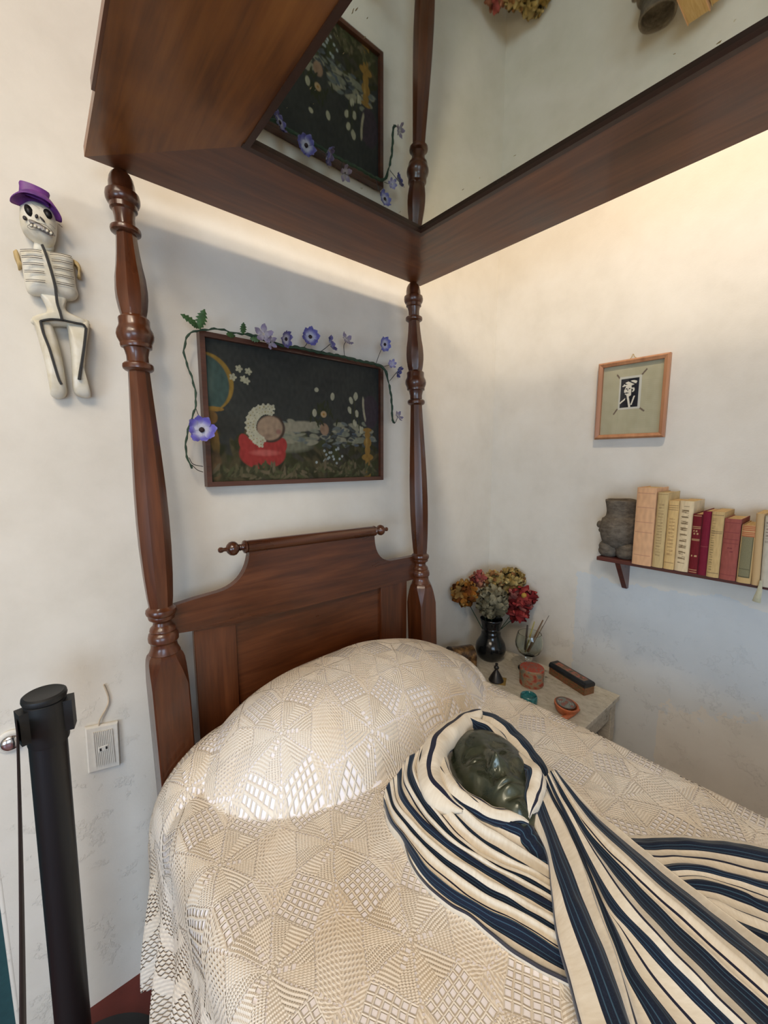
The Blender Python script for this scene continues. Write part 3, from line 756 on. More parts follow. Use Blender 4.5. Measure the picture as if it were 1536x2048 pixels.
S_(.612,.545,.02,.03,0,(.38,.27,.15),.3); S_(.612,.545,.007,.011,0,(.30,.16,.03),.3)
for x,y,r in ((.57,.74,.2),(.67,.70,-.1),(.555,.55,0),(.825,.72,0),(.795,.685,.3),(.83,.73,.1),(.785,.60,.4),(.835,.575,.1),(.82,.49,.3),(.86,.435,.1),(.87,.43,-.2)): S_(x,y,.014,.035 if y<.735 else .02,r,(.38,.37,.26),.3)
for x,y,h in ((.80,.62,.10),(.82,.66,.12),(.85,.55,.10)): S_(x,y-.06,.004,h,.05,(.04,.045,.02),.4)
S_(.935,.60,.062,.155,0,(.045,.034,.042),.12); S_(.888,.62,.012,.12,.12,(.34,.31,.21),.3); S_(.902,.62,.012,.115,.12,(.045,.034,.042),.3)
for y,rx,ry in ((.435,.035,.02),(.39,.022,.04),(.32,.030,.05),(.25,.022,.05),(.185,.045,.035),(.10,.022,.09),(.02,.026,.06)): S_(.912,y,rx,ry,0,(.26,.15,.035),.25)
S_(.905,.32,.008,.05,0,(.33,.21,.06),.6)
for i in range(18): S_(.66+rnd.gauss(0,.045),.19+rnd.gauss(0,.05),.008,.013,rnd.random()*3,(.30,.34,.33),.4)
for i in range(46):   # broad leaves fanning out of the ground
    x=.05+rnd.random()*.9
    for k in range(5):
        a=-1.15+k*.575+rnd.uniform(-.15,.15); L=.032+rnd.random()*.025; c=rnd.choice([(.10,.088,.045),(.05,.052,.024),(.135,.11,.065),(.07,.075,.032),(.04,.04,.018)])
        S_(x+L*sin(a)*.8,.01+(i%4)*.02+L*cos(a),.0095,L,-a*-1.0,c,.6)
def paint(x,y):
    n=mnoise.noise(Vector((x*7,y*5,0)))*.5+.5
    c=lerp3((.026,.028,.026),(.040,.044,.038),n)
    c=lerp3(c,(.06,.05,.028),smoothstep(.34,.1,y)*.7)
    for cx,cy,rx,ry,ro,col,so in strokes:
        dx=x-cx
        if abs(dx)>max(rx,ry)*1.3: continue
        dy=(y-cy)*A_; dxx=dx
        if ro: dxx,dy=dx*cos(ro)+dy*sin(ro),-dx*sin(ro)+dy*cos(ro)
        q=(dxx/rx)**2+(dy/(ry*A_))**2
        if q<1: c=lerp3(c,col,min(1,(1-q)/max(so,.01)))
    v=.9+.2*mnoise.noise(Vector((x*60,y*25,3)))
    return tuple((k*.80+.003)*v for k in c)
cw,chh=PX1-PX0-2*fw+.004,PZ1-PZ0-2*fw+.004
raster('canvas',cw,chh,330,214,paint,PAINT,pt,lambda x,z,a,b:((PX0+PX1)/2+x,-.020,(PZ0+PZ1)/2+z))
# ------------------------------------------------------------------ wire garland of cloth flowers
GREEN=plain('green_florist_tape',(.018,.045,.024),.7,.3,80,.3); LEAFG=plain('cloth_leaf',(.030,.085,.020),.6,.3,60,.2)
VIO=Mat('violet_petal_cloth',.7); a_=VIO.node('ShaderNodeAttribute'); a_.attribute_name='paint'; VIO.t.links.new(a_.outputs['Color'],VIO.b.inputs['Base Color']); VIO=VIO.m
DARKC=plain('dark_flower_center',(.02,.008,.008),.8,.3,300,.4); WIREM=plain('thin_dark_wire',(.02,.02,.018),.6)
gl=thing('flower_garland','twisted green wire garland with violet cloth flowers hung around the dark painting','garland',(-1.17,-.04,2.0))
vine=[(384,938),(372,905),(374,870),(381,845),(388,825),(392,800),(388,770),(380,745),(373,725),(368,705),(371,682),(376,671),(386,663),(401,661),(425,658),(445,659),(462,665),(485,668),(510,672),(540,684),(570,692),(600,696),(640,705),(680,712),(720,722),(750,728),(768,737),(776,760),(782,790),(784,815),(785,840),(790,846)]
def vy(p): return -.052
vp=[AY(u,v,-.052) for u,v in vine]; vp=resample(vp,150)
rr=[]
for i in range(150):
    f=i/149; b=.0028
    if .42<f<.86: b=.0048+.002*abs(mnoise.noise(Vector((f*30,0,0))))
    if f>.88: b=.0042
    rr.append(b+.0009*sin(i*2.1))
G().tube([p+Vector((.0012*sin(i*1.3),.0,.0012*cos(i*1.7))) for i,p in enumerate(vp)],rr,8).build('garland_wire',GREEN,gl)
def wire(pts,r=.0011): G().tube(resample([AY(u,v,y) for u,v,y in pts],20),r,6).build('thin_wire',WIREM,gl)
wire([(384,930,-.05),(395,940,-.045),(406,944,-.03)]); wire([(378,915,-.05),(386,928,-.045),(406,933,-.03)]); wire([(391,815,-.05),(396,828,-.05),(401,838,-.055)])
def blossom(u,v,R,tilt,rot,inner=(.42,.42,.50),outer=(.085,.075,.24),npet=8,y=-.075,depth=.3,open_=True,stem=None):
    c=AY(u,v,y); nrm=Vector(tilt).normalized(); a=Vector((0,0,1)); X=(a.cross(nrm)).normalized(); Y=nrm.cross(X)
    fl=bpy.data.objects.new('flower',None); COL.objects.link(fl); fl.location=c; fl.parent=gl; fl.matrix_parent_inverse=gl.matrix_basis.inverted()
    g=G(); cols=[]
    for k in range(npet):
        an=rot+2*PI*k/npet+rnd.uniform(-.1,.1); d=X*cos(an)+Y*sin(an); w=X*-sin(an)+Y*cos(an); Rk=R*rnd.uniform(.88,1.08); wd=R*(.36 if npet>6 else .30)
        lay=.0015*(k%2); NN=6; vs=[]
        for j in range(NN+1):
            f=j/NN; prof_=(sin(PI*min(.97,f*.80+.10)))**.7
            for i in range(5):
                s=(i-2)/2; cr_=.0022*mnoise.noise(Vector((k*3+f*4,s*3,u)))
                h=depth*R*f*f-abs(s)*R*.06+lay+(.08*R*sin(f*9)*s)
                if j==NN: f2=f-.06*abs(s)*2+.03*(i%2)
                else: f2=f
                vs.append(c+d*(Rk*(.12+.88*f2))+w*(wd*s*prof_)+nrm*(h+cr_))
                t=smoothstep(.22,.66,f+.16*mnoise.noise(Vector((k,f*6,s*4))))
                if f>.93: t*=.75
                cc=lerp3(inner,outer,t); cols.append(cc)
        g.add(vs,[(j*5+i,j*5+i+1,(j+1)*5+i+1,(j+1)*5+i) for j in range(NN) for i in range(4)])
    o=g.build('petals',VIO,fl,angle=180)
    me=o.data; ca=me.color_attributes.new('paint','FLOAT_COLOR','POINT')
    if len(me.vertices)==len(cols):
        for i,cc in enumerate(cols): ca.data[i].color=(*cc,1)
    if open_:
        g=G().sphere((0,0,0),(R*.20,R*.20,R*.14),14,8,fn=lambda d:1+.12*mnoise.noise(d*4)); mt=Matrix((X,Y,nrm)).transposed().to_4x4(); mt.translation=c+nrm*R*.08; g.xform(mt); g.build('flower_center',DARKC,fl)
    if stem:
        G().tube(resample([c-nrm*.002]+[AY(*q) for q in stem],14),.0012,6).build('stem',WIREM,fl)
TL=(-.45,-1,-.05)
blossom(403,860,.040,(-.1,-1,.1),.2,outer=(.10,.085,.38))
blossom(571,678,.030,(.55,-1,-.25),.4,stem=[(575,695,-.052)])
blossom(620,674,.033,(-.15,-1,.1),.1,outer=(.085,.08,.28),npet=9,stem=[(612,690,-.06),(606,696,-.052)])
blossom(661,688,.031,(1.0,-.75,.5),.3,outer=(.12,.10,.25),depth=.5,stem=[(650,697,-.06),(640,704,-.052)])
blossom(769,689,.030,(.0,-1,-.1),.5,outer=(.11,.12,.36),stem=[(760,705,-.06),(752,727,-.052)])
blossom(796,743,.027,(.75,-1,-.5),.0,outer=(.10,.10,.30),depth=.45,y=-.075,stem=[(785,755,-.06),(779,762,-.052)])
PV=dict(inner=(.34,.31,.35),outer=(.22,.18,.27),npet=5,open_=False)
blossom(527,668,.032,(-.2,-1,.2),.2,**PV); blossom(541,684,.024,(.3,-1,-.4),.9,**PV)
blossom(694,680,.028,(.1,-1,.5),.6,stem=[(688,690,-.065),(688,700,-.055),(689,711,-.052)],**PV)
blossom(784,728,.020,(-.4,-1,.2),.1,outer=(.20,.18,.36),inner=(.4,.38,.5),npet=6,open_=False,stem=[(775,731,-.06),(768,733,-.052)])
blossom(797,832,.024,(.2,-1,.4),.9,stem=[(790,846,-.055),(785,845,-.052)],**PV)
def leaf(base,tip,wd,lobes=6,y=-.06,lift=.015):
    b=AY(*base,y); t=AY(*tip,y-lift); d=t-b; L=d.length; d.normalize(); w=d.cross(Vector((0,1,0))).normalized(); g=G(); vs=[b];n=lobes*4
    L1=[];L2=[]
    for k in range(n+1):
        f=k/n; wv=wd*sin(PI*min(1,f*.9+.07))**.8*(1-.45*((k%4)/3.0)); L1.append(b+d*(L*f)+w*wv); L2.append(b+d*(L*f)-w*wv)
    mid=[b+d*(L*k/n)+Vector((0,-.004,0)) for k in range(n+1)]
    vs=L1+mid+L2; m=n+1
    g.add(vs,[(k,k+1,m+k+1,m+k) for k in range(n)]+[(m+k,m+k+1,2*m+k+1,2*m+k) for k in range(n)]); g.build('leaf',LEAFG,gl,angle=180)
leaf((397,658),(409,619),.017); leaf((396,650),(361,628),.011,5); leaf((398,656),(381,646),.008,4)
leaf((486,668),(487,645),.012,5); leaf((470,672),(452,668),.010,4); leaf((500,676),(520,682),.010,4)
# ------------------------------------------------------------------ framed print on the right wall
fp=thing('framed_print','small light wood frame with tiny black and white print of man in cap','picture',(-.01,-.683,1.71))
LW=wood('light_frame_wood',(.28,.11,.045),(.42,.19,.085),(.54,.27,.13),'z',rough=.4,coat=.2,scale=10)
c_=[AX(1197.5,729,-.02),AX(1343,701,-.02),AX(1335,874,-.02),AX(1192.5,882,-.02)]
c_=[Vector((-.02,-.546,2.035)),Vector((-.02,-.812,2.035)),Vector((-.02,-.812,1.712)),Vector((-.02,-.546,1.712))]
b_=.019; inn=[c_[0]+Vector((0,-b_,-b_)),c_[1]+Vector((0,b_,-b_)),c_[2]+Vector((0,b_,b_)),c_[3]+Vector((0,-b_,b_))]
g=G()
for k in range(4):
    q=[c_[k],c_[(k+1)%4],inn[(k+1)%4],inn[k]]
    mid=[c_[k].lerp(inn[k],.35)+Vector((-.006,0,0)),c_[(k+1)%4].lerp(inn[(k+1)%4],.35)+Vector((-.006,0,0))]
    bk=[p+Vector((.018,0,0)) for p in q]
    vs=[q[0],q[1],q[2],q[3],mid[0],mid[1]]+bk
    g.add(vs,[(0,1,5,4),(4,5,2,3),(0,1,7,6),(3,2,8,9),(6,7,8,9)])
g.build('wood_frame',LW,fp,smooth=False)
GLASS=Mat('picture_glass',.02)
_f=GLASS.node('ShaderNodeFresnel'); _g=GLASS.node('ShaderNodeBsdfGlossy'); _g.inputs['Roughness'].default_value=.03; _t=GLASS.node('ShaderNodeBsdfTransparent'); _m=GLASS.node('ShaderNodeMixShader')
for a_,b_ in ((_f.outputs[0],_m.inputs[0]),(_t.outputs[0],_m.inputs[1]),(_g.outputs[0],_m.inputs[2]),(_m.outputs[0],GLASS.out.inputs[0])): GLASS.t.links.new(a_,b_)

def print_fn(x,y):
    # x from 0 (left in the room view) to 1, y up ; mount board with small print
    c=lerp3((.40,.37,.24),(.46,.43,.29),mnoise.noise(Vector((x*9,y*9,0)))*.5+.5)
    if y<.75 and y>.08 and .45<x<.95 and abs(math.sin(y*120))>.75: c=tuple(k*.96 for k in c)
    def tape(x0,y0,x1,y1,w=.012):
        dx,dy=x1-x0,y1-y0; L=dx*dx+dy*dy; t=((x-x0)*dx+(y-y0)*dy)/L
        if 0<t<1: return abs((x-x0)*dy-(y-y0)*dx)/sqrt(L)<w
    if tape(.235,.875,.29,.815) or tape(.73,.90,.64,.815) or tape(.28,.375,.215,.295) or tape(.64,.375,.73,.315): c=(.15,.11,.08)
    if .29<x<.655 and .36<y<.83: c=(.56,.55,.47)
    if .315<x<.620 and .385<y<.80:
        c=(.012,.013,.018); X=(x-.315)/.305; Y=(y-.385)/.415
        li=(.72,.68,.56)
        # flat cap, face in three quarter profile, collar: light cuts on black
        cap=((X-.52)/.36)**2+((Y-.82-.10*(X-.5))/.085)**2<1
        brim=abs(Y-.755-.10*(X-.2))<.022 and .10<X<.52
        head=((X-.46)/.235)**2+((Y-.58)/.20)**2<1 and Y<.76
        if head: c=li if X<.60 or math.sin(Y*60+X*20)>.3 else c
        if ((X-.24)/.045)**2+((Y-.57)/.05)**2<1: c=li
        if head:
            for ex,ey,ea,eb in ((.33,.645,.055,.018),(.50,.645,.055,.018),(.34,.50,.13,.020),(.30,.435,.05,.012),(.40,.60,.015,.05),(.62,.50,.03,.09)):
                if ((X-ex)/ea)**2+((Y-ey)/eb)**2<1: c=(.012,.013,.018)
        if ((X-.72)/.045)**2+((Y-.60)/.075)**2<1: c=li
        if cap and math.sin(X*14+Y*40)>-.55: c=li
        if brim: c=li
        if Y<.38:
            if abs(X-.42-(.38-Y)*.35)<.055: c=li
            if abs(X-.74+(.30-Y)*.5)<.04 and Y>.08: c=li
            if X<.30 and abs(Y-.16-.5*X)<.03: c=li
    return c
raster('mounted_print',.228,.286,150,190,print_fn,PAPERPRINT,fp,lambda a,b,s,t:(-.008,-.679-a,1.8735+b))
g=G().add([(-.0125,-.795,1.729),(-.0125,-.563,1.729),(-.0125,-.563,2.018),(-.0125,-.795,2.018)],[(0,1,2,3)]); g.build('glass_pane',GLASS.m,fp,smooth=False)
g=G().tube(resample([(-.012,-.665,2.034),(-.012,-.672,2.043),(-.012,-.677,2.055),(-.012,-.682,2.043),(-.012,-.692,2.034)],14),.0016,6); g.build('hanging_cord',plain('straw_cord',(.45,.33,.15),.8),fp)
# ------------------------------------------------------------------ shelf, vessel and books
DKR=wood('dark_red_shelf_wood',(.045,.010,.008),(.085,.018,.012),(.13,.030,.018),'y',rough=.3)
SZ=1.2205
shf=thing('wall_shelf','dark red wooden wall shelf on a tapered bracket, holding a row of books','shelf',(0,-1.2,SZ-.015))
G().box(-.152,-.001,-1.95,-.642,SZ-.016,SZ,bev=.0015).build('shelf_board',DKR,shf,smooth=False)
for y in (-.712,-1.80):
    G().prism([(-.122,SZ-.016),(-.001,SZ-.016),(-.001,SZ-.150),(-.018,SZ-.150)],y-.010,y+.010,'y').build('bracket',DKR,shf,smooth=False)
# stone vessel
vs_=thing('stone_vessel','squat carved grey brown stone vessel with two feet at the shelf end','vessel',(-.082,-.700,SZ))
STONE=Mat('carved_stone',.9,spec=.2); co_=STONE.coord(); n1=STONE.noise(co_,38,6,.7,stretch=(1,1,2.2)); n2=STONE.noise(co_,170,4,.7)
STONE.color(STONE.ramp(n1,[(.3,(.075,.060,.045)),(.5,(.135,.112,.085)),(.7,(.20,.165,.125))])); STONE.bump(n1+n2*.4,.8,.005); STONE=STONE.m
pr=[(.020,.040),(.046,.044),(.062,.060),(.072,.088),(.076,.118),(.072,.142),(.068,.158),(.060,.163),(.0555,.170),(.055,.190),(.0575,.212),(.0605,.232),(.060,.238),(.053,.238),(.050,.228),(.046,.195),(.045,.17),(.03,.16)]
g=G().lathe([(r,SZ+h) for r,h in pr],(-.082,-.700,0),48,cap=False)
g.v=[(x+.0035*mnoise.noise(Vector((x*30,y*30,z*30))),y+.0035*mnoise.noise(Vector((x*30,y*30,z*30+9))),z+.004*mnoise.noise(Vector((x*22,y*22,z*22+4)))) for x,y,z in g.v]
g.build('vessel_body',STONE,vs_,angle=180)
for yy in (-.668,-.735):
    G().sphere((-.100,yy,SZ+.031),(.036,.0365,.034),20,12,fn=lambda d:(1+.05*mnoise.noise(d*3))*(1+.16*abs(d.z)*sqrt(max(0,1-d.z*d.z))*2)).build('foot',STONE,vs_,angle=180)
G().sphere((-.040,-.70,SZ+.030),(.03,.034,.031),20,12).build('foot',STONE,vs_,angle=180)
G().sphere((-.095,-.628,SZ+.128),(.014,.016,.016),14,8,fn=lambda d:1+.15*mnoise.noise(d*5)).sphere((-.092,-.632,SZ+.104),(.010,.013,.012),12,8).build('carved_lug',STONE,vs_,angle=180)
# books
PAGES=Mat('aged_pages',.9,spec=.1); co_=PAGES.coord(); x_,y_,z_=PAGES.sep(co_); st_=PAGES.noise(co_,30,3,stretch=(1,30,1)); PAGES.color(PAGES.ramp(st_,[(.3,(.42,.28,.12)),(.7,(.60,.43,.22))])); PAGES.bump(st_,.4,.001); PAGES=PAGES.m
def book(label,y0,y1,h,xf,xb,col,fn=None,lean=0,bind='hard',pc=None,z0=SZ,dark=None):
    """y0>y1 ; spine faces -x"""
    t=thing('book',label,'book',((xf+xb)/2,(y0+y1)/2,z0),'row of old books on the wall shelf')
    w=y0-y1; cm=plain('book_cover',col,.75,.14,40,.25,.001)
    def L(p): x,y,z=p; return (x,y+(z-z0)*lean,z)
    ov=.0015 if bind=='hard' else 0; th=.0022 if bind=='hard' else .0008
    g=G(); g.box(xf+.004,xb,y0-th,y0,z0+.0005,z0+h); g.box(xf+.004,xb,y1,y1+th,z0+.0005,z0+h); g.v=[L(p) for p in g.v]
    g.build('cover',cm,t,smooth=False)
    g=G(); g.box(xf+.006,xb-.003,y1+th,y0-th,z0+.002,z0+h-(.003 if bind=='hard' else .0005)); g.v=[L(p) for p in g.v]; g.build('page_block',PAGES,t,smooth=False)
    nx,ny=max(10,int(w*900)),max(40,int(h*520))
    def place(a,b,s,tt):
        x=xf+.006-.007*sqrt(max(0,1-(2*s-1)**2))-.0004; return L((x,(y0+y1)/2-a,z0+.0005+h*tt))
    f2=(lambda x,y:fn(x,y,col)) if fn else (lambda x,y:col)
    raster('spine',w,h,nx,ny,f2,PAPERPRINT,t,place)
    return t
def hh(x,y,s=0): return mnoise.noise(Vector((x*17+s,y*60,s)))
def spine_bands(ys,bc,w=.006,text=(),tc=(.1,.05,.03),vert=None):
    def fn(x,y,c):
        v=1+.13*hh(x*.4,y*.2,1); c=tuple(k*v for k in c)
        for yy in ys:
            if abs(y-yy)<w and .06<x<.94: c=bc
        for (ty,th,n,x0,x1) in text:
            if abs(y-ty)<th and x0<x<x1 and math.sin(x*n*6.28+ty*40)>-.2 and hh(x*3,y*2,5)>-.35: c=tc
        if vert:
            y0,y1,xc,xw,n=vert
            if y0<y<y1 and abs(x-xc)<xw and math.sin(y*n)+.7*math.sin(y*n*2.7+x*4)>.35: c=tc
        return c
    return fn
PE=(.80,.42,.24)
yb=[-.786,-.855,-.888,-.921,-.964,-.992,-1.017,-1.053,-1.099,-1.138,-1.161]
book('tall pale peach book beside the stone vessel on the shelf',-.7835,-.848,.298,-.178,-.035,(.64,.37,.20),spine_bands([.93,.86,.775,.745,.66,.56,.43,.29,.13,.10],(.42,.21,.13),.0022))
book('tall thin pale straw book next to the peach book',-.8495,-.884,.283,-.170,-.030,(.52,.38,.18),spine_bands([.97],(.30,.2,.09),.004,vert=(.15,.85,.45,.25,160),tc=(.36,.25,.12)),lean=-.005)
book('cream book with a small lined box at the spine top',-.8865,-.919,.254,-.168,-.040,(.62,.42,.18),spine_bands([.93,.90,.87,.17,.10],(.22,.13,.06),.003,vert=(.2,.75,.5,.28,120),tc=(.42,.26,.11)),bind='soft')
book('worn whitish paperback with vertical blurred lettering',-.9205,-.962,.256,-.166,-.018,(.66,.52,.32),spine_bands([],(0,0,0),.003,vert=(.12,.93,.45,.26,75),tc=(.22,.15,.08)),bind='soft')
book('dark crimson book with gilt lines and lettering',-.9635,-.990,.213,-.170,-.045,(.145,.012,.016),spine_bands([.975,.79,.765,.58,.56,.06,.03],(.50,.33,.16),.0045,text=((.72,.012,3,.2,.8),(.67,.012,3,.15,.85),(.30,.015,2,.2,.8)),tc=(.50,.33,.16)))
book('slim plain burgundy book beside the gilt crimson one',-.9915,-1.0155,.226,-.172,-.025,(.17,.012,.028),spine_bands([.45],(.25,.06,.06),.003))
book('tan paperback with small dark marks on its spine',-1.017,-1.051,.227,-.176,-.02,(.52,.36,.16),spine_bands([.95,.92,.70,.68,.07],(.16,.11,.06),.0035,vert=(.1,.9,.25,.14,170),tc=(.28,.2,.09)),bind='soft')
book('faded rose pink cloth book in the shelf row',-1.053,-1.096,.208,-.178,-.030,(.29,.080,.062),spine_bands([.935,.78,.67,.60,.08],(.20,.045,.045),.004,text=((.52,.01,2,.3,.7),(.47,.01,2,.3,.7)),tc=(.18,.04,.04)))
def olive(x,y,c):
    if y>.80 and .06<x<.94: return (.40,.12,.05) if abs(math.sin(y*95))>.55 else (.55,.36,.17)
    if .10<y<.80 and .08<x<.88:
        if x>.82 or y<.115 or abs(y-.24)<.006: return (.10,.09,.05)
        return tuple(k*(1+.15*hh(x,y,3)) for k in (.20,.18,.10))
    return (.50,.34,.15)
book('book with an olive label and orange lines at the spine top',-1.099,-1.135,.192,-.182,-.035,(.50,.34,.15),olive)
book('thin tall tan book leaning between the olive and white books',-1.137,-1.157,.232,-.184,-.020,(.50,.34,.17),None,lean=.03,bind='soft')
book('off white book with small vertical print near the frame edge',-1.159,-1.188,.226,-.186,-.028,(.50,.46,.37),spine_bands([],(0,0,0),.003,vert=(.62,.92,.4,.25,140),tc=(.25,.2,.17)),lean=.03)
book('yellowish book at the right end of the visible row',-1.190,-1.226,.23,-.18,-.02,(.55,.38,.17),None)
g=G().tube(resample([(-.188,-1.160,SZ+.02),(-.192,-1.160,SZ-.01),(-.19,-1.157,SZ-.035),(-.186,-1.155,SZ-.052)],14),[.003+.0006*i for i in range(14)],8,flat=.4); tag(g.build('ribbon_bookmark',plain('dusty_ribbon',(.42,.40,.28),.8)),'short greyish ribbon hanging over the shelf edge below the white book','ribbon')
# ------------------------------------------------------------------ bedside table
tb=thing('bedside_table','weathered whitewashed wooden bedside table in the corner beside the bed','table',(-.33,-.38,0))
TW=Mat('weathered_whitewash',.85,spec=.2); co_=TW.coord(); a1=TW.noise(co_,55,7,.75,stretch=(1,.45,1)); a2=TW.noise(co_,5,4)
TW.color(TW.ramp(a1*.7+a2*.3,[(.36,(.12,.10,.07)),(.41,(.42,.38,.30)),(.58,(.58,.54,.45))])); TW.bump(a1,.7,.003); TW=TW.m
TZ=.60
G().box(-.628,-.052,-.738,-.02,TZ-.022,TZ,bev=.0015).build('tabletop',TW,tb,smooth=False)
g=G(); g.box(-.60,-.08,-.722,-.706,TZ-.10,TZ-.022); g.build('apron',TW,tb,smooth=False)
g=G(); g.box(-.095,-.080,-.70,-.05,TZ-.10,TZ-.022); g.build('apron',TW,tb,smooth=False)
for x in (-.615,-.110):
    for y in (-.728,-.07): G().box(x,x+.048,y,y+.048,0,TZ-.022,bev=.002).build('leg',TW,tb,smooth=False)
G().box(-.59,-.10,-.70,-.06,.16,.178).build('lower_shelf',TW,tb,smooth=False)
# black vase
CER=Mat('glossy_black_glaze',.14,spec=.5,coat=.25); n_=CER.noise(CER.coord(),60,4); CER.color((.006,.007,.008)); CER.bump(n_,.25,.002); CER=CER.m
VX,VY=-.195,-.165
pr=[(.0,.0),(.045,.0),(.050,.006),(.060,.022),(.0665,.045),(.067,.062),(.062,.085),(.052,.105),(.044,.122),(.042,.135),(.0425,.142),(.0395,.146),(.0395,.160),(.043,.163),(.041,.168),(.046,.195),(.050,.212),(.048,.215),(.044,.205),(.036,.17),(.036,.14)]
g=G().lathe([(r*1.15,TZ+h) for r,h in pr],(VX,VY,0),48,cap=False); vz=g.build('ceramic_vase',CER,angle=60); tag(vz,'glossy black ceramic vase holding faded paper flowers on the bedside table','vase')
# flowers
def bloom(label,c,R,cols,npet,size,crumple=.3,ctr=None,seed=1,pointed=False):
    r_=random.Random(seed); c=Vector(c); t=thing('paper_flower',label,'flower',c-Vector((0,0,R)),'faded paper flowers in the black vase')
    m=Mat('crepe_paper',.85,spec=.15); a=m.node('ShaderNodeAttribute'); a.attribute_name='paint'; m.t.links.new(a.outputs['Color'],m.b.inputs['Base Color']); n=m.noise(m.coord(),140,3,stretch=(1,1,.3)); m.bump(n,.6,.0012)
    g=G(); col=[]
    g.sphere(c,R*.62,14,10,fn=lambda d:1+.15*mnoise.noise(d*3)); col+=[tuple(k*.45 for k in cols[0])]*len(g.v)
    for k in range(npet):
        z=1-2*(k+.5)/npet; ph=k*2.399963; s=sqrt(max(0,1-z*z)); d=Vector((s*cos(ph),s*sin(ph),z))
        d=(d+Vector((r_.uniform(-.2,.2),)*3)).normalized(); a=Vector((r_.uniform(-1,1),r_.uniform(-1,1),r_.uniform(-1,1))); w=d.cross(a).normalized(); u=w.cross(d)
        base=c+d*R*.50; cc=r_.choice(cols); v=r_.uniform(.8,1.2); sz=size*r_.uniform(.8,1.2); vs=[];N1=4;N2=4
        for j in range(N1+1):
            f=j/N1
            for i in range(N2+1):
                q=(i/N2-.5)*2; wid=sz*(.55+.45*sin(PI*min(1,f+.15)))*(1-(f**3)*.9 if pointed else 1-.25*f*f)
                p=base+u*(sz*1.1*(f-.15))+w*(wid*q*.6)+d*(R*.30+sz*.55*sin(f*PI*.55)-sz*.28*q*q)+d*(crumple*sz*mnoise.noise(Vector((q*2+k,f*3,seed))))
                vs.append(p); tt=.55+.55*f; col.append(tuple(min(1,x*v*tt) for x in cc))
        n1=N2+1; g.add(vs,[(j*n1+i,j*n1+i+1,(j+1)*n1+i+1,(j+1)*n1+i) for j in range(N1) for i in range(N2)])
    # keep vertex order for the colours
    me=bpy.data.meshes.new('petals'); me.from_pydata(g.v,[],g.f); me.materials.append(m.m); ca=me.color_attributes.new('paint','FLOAT_COLOR','POINT')
    buf=[]; 
    for x in col: buf+=[*x,1]
    ca.data.foreach_set('color',buf); me.shade_smooth(); o=bpy.data.objects.new('petals',me); COL.objects.link(o); o.parent=t; o.matrix_parent_inverse=t.matrix_basis.inverted()
    if ctr: 
        G().sphere(ctr[0],ctr[1],12,8).build('flower_center',plain('yellow_stamen',(.35,.20,.03),.8),t)
    G().tube([c-Vector((0,0,R*.3)),Vector((VX+(c.x-VX)*.25,VY+(c.y-VY)*.25,TZ+.14))],.0022,6).build('stem',GREEN,t)
def FP(u,v,dy): # place at depth along the vase's distance
    d=_ray(u,v); t0=((VX-CC.x)*CF.x+(VY-CC.y)*CF.y+(TZ+.25-CC.z)*CF.z)/(d.dot(CF)); return CC+d*(t0+dy)
OR=[(.22,.075,.010),(.30,.12,.02),(.15,.045,.008),(.30,.17,.05)]; YE=[(.30,.21,.07),(.24,.15,.04),(.38,.29,.12),(.20,.09,.03)]; GY=[(.19,.17,.105),(.13,.115,.07),(.23,.205,.13)]; RD=[(.21,.022,.022),(.27,.042,.038),(.14,.012,.014),(.28,.09,.075)]
bloom('orange brown rounded paper flower at the left of the vase',FP(930,1186,-.02),.064,OR,90,.030,seed=3)
bloom('ochre yellow paper flower at the top right of the bunch',FP(1022,1162,.05),.074,YE,120,.026,seed=4)
bloom('small reddish paper flower peeping behind the orange one',FP(958,1158,.05),.038,[(.30,.07,.06),(.36,.15,.09)],45,.026,seed=5)
bloom('pale straw paper flower at the top of the bunch',FP(988,1160,.03),.050,YE+[(.42,.28,.12)],70,.024,seed=14)
bloom('faded grey green paper flower in front above the vase',FP(984,1203,-.05),.076,GY,130,.034,.5,seed=6)
bloom('crimson pointed paper flower with yellow centre at the right',FP(1043,1196,-.005),.054,RD,60,.044,.3,ctr=(FP(1048,1191,-.062),.014),seed=7,pointed=True)
bloom('lower crimson paper flower hanging under the pointed one',FP(1036,1224,-.01),.040,RD[:3],40,.038,.3,seed=8,pointed=True)
# goblet
GB=Mat('greenish_glass',.02,trans=1,ior=1.45); GB.color((.90,.95,.90)); GB=GB.m
gx,gy=-.150,-.355
outer=[(.0,0),(.036,0),(.036,.003),(.014,.008),(.008,.014),(.0125,.021),(.0125,.027),(.008,.032),(.013,.039),(.012,.046),(.009,.050),(.022,.057),(.039,.070),(.0485,.092),(.0495,.108),(.046,.128),(.0415,.142)]
inner=[(.0395,.142),(.044,.127),(.0472,.108),(.046,.093),(.037,.073),(.020,.061),(.0,.058)]
g=G().lathe([(r*1.32,TZ+h*1.30) for r,h in outer+inner],(gx,gy,0),48,cap=False); o=g.build('glass_goblet',GB,angle=60); tag(o,'clear round glass goblet holding thin sticks on the bedside table','goblet')
STK=[((.30,.26,.06),(1050,1305),(1069,1243),.0038,'olive yellow flat stick standing in the glass goblet'),((.13,.07,.03),(1054,1304),(1086,1240),.0042,'dark brown wooden stick standing in the glass goblet'),((.35,.28,.18),(1056,1306),(1085,1252),.0030,'pale thick stick leaning in the glass goblet'),((.10,.07,.05),(1060,1300),(1098,1231),.0016,'thinnest longest dark stick leaning out of the goblet'),((.03,.02,.015),(1050,1300),(1055,1250),.0052,'broad near black stick at the back of the goblet')]
dG=(Vector((gx,gy,TZ+.1))-CC).dot(CF)
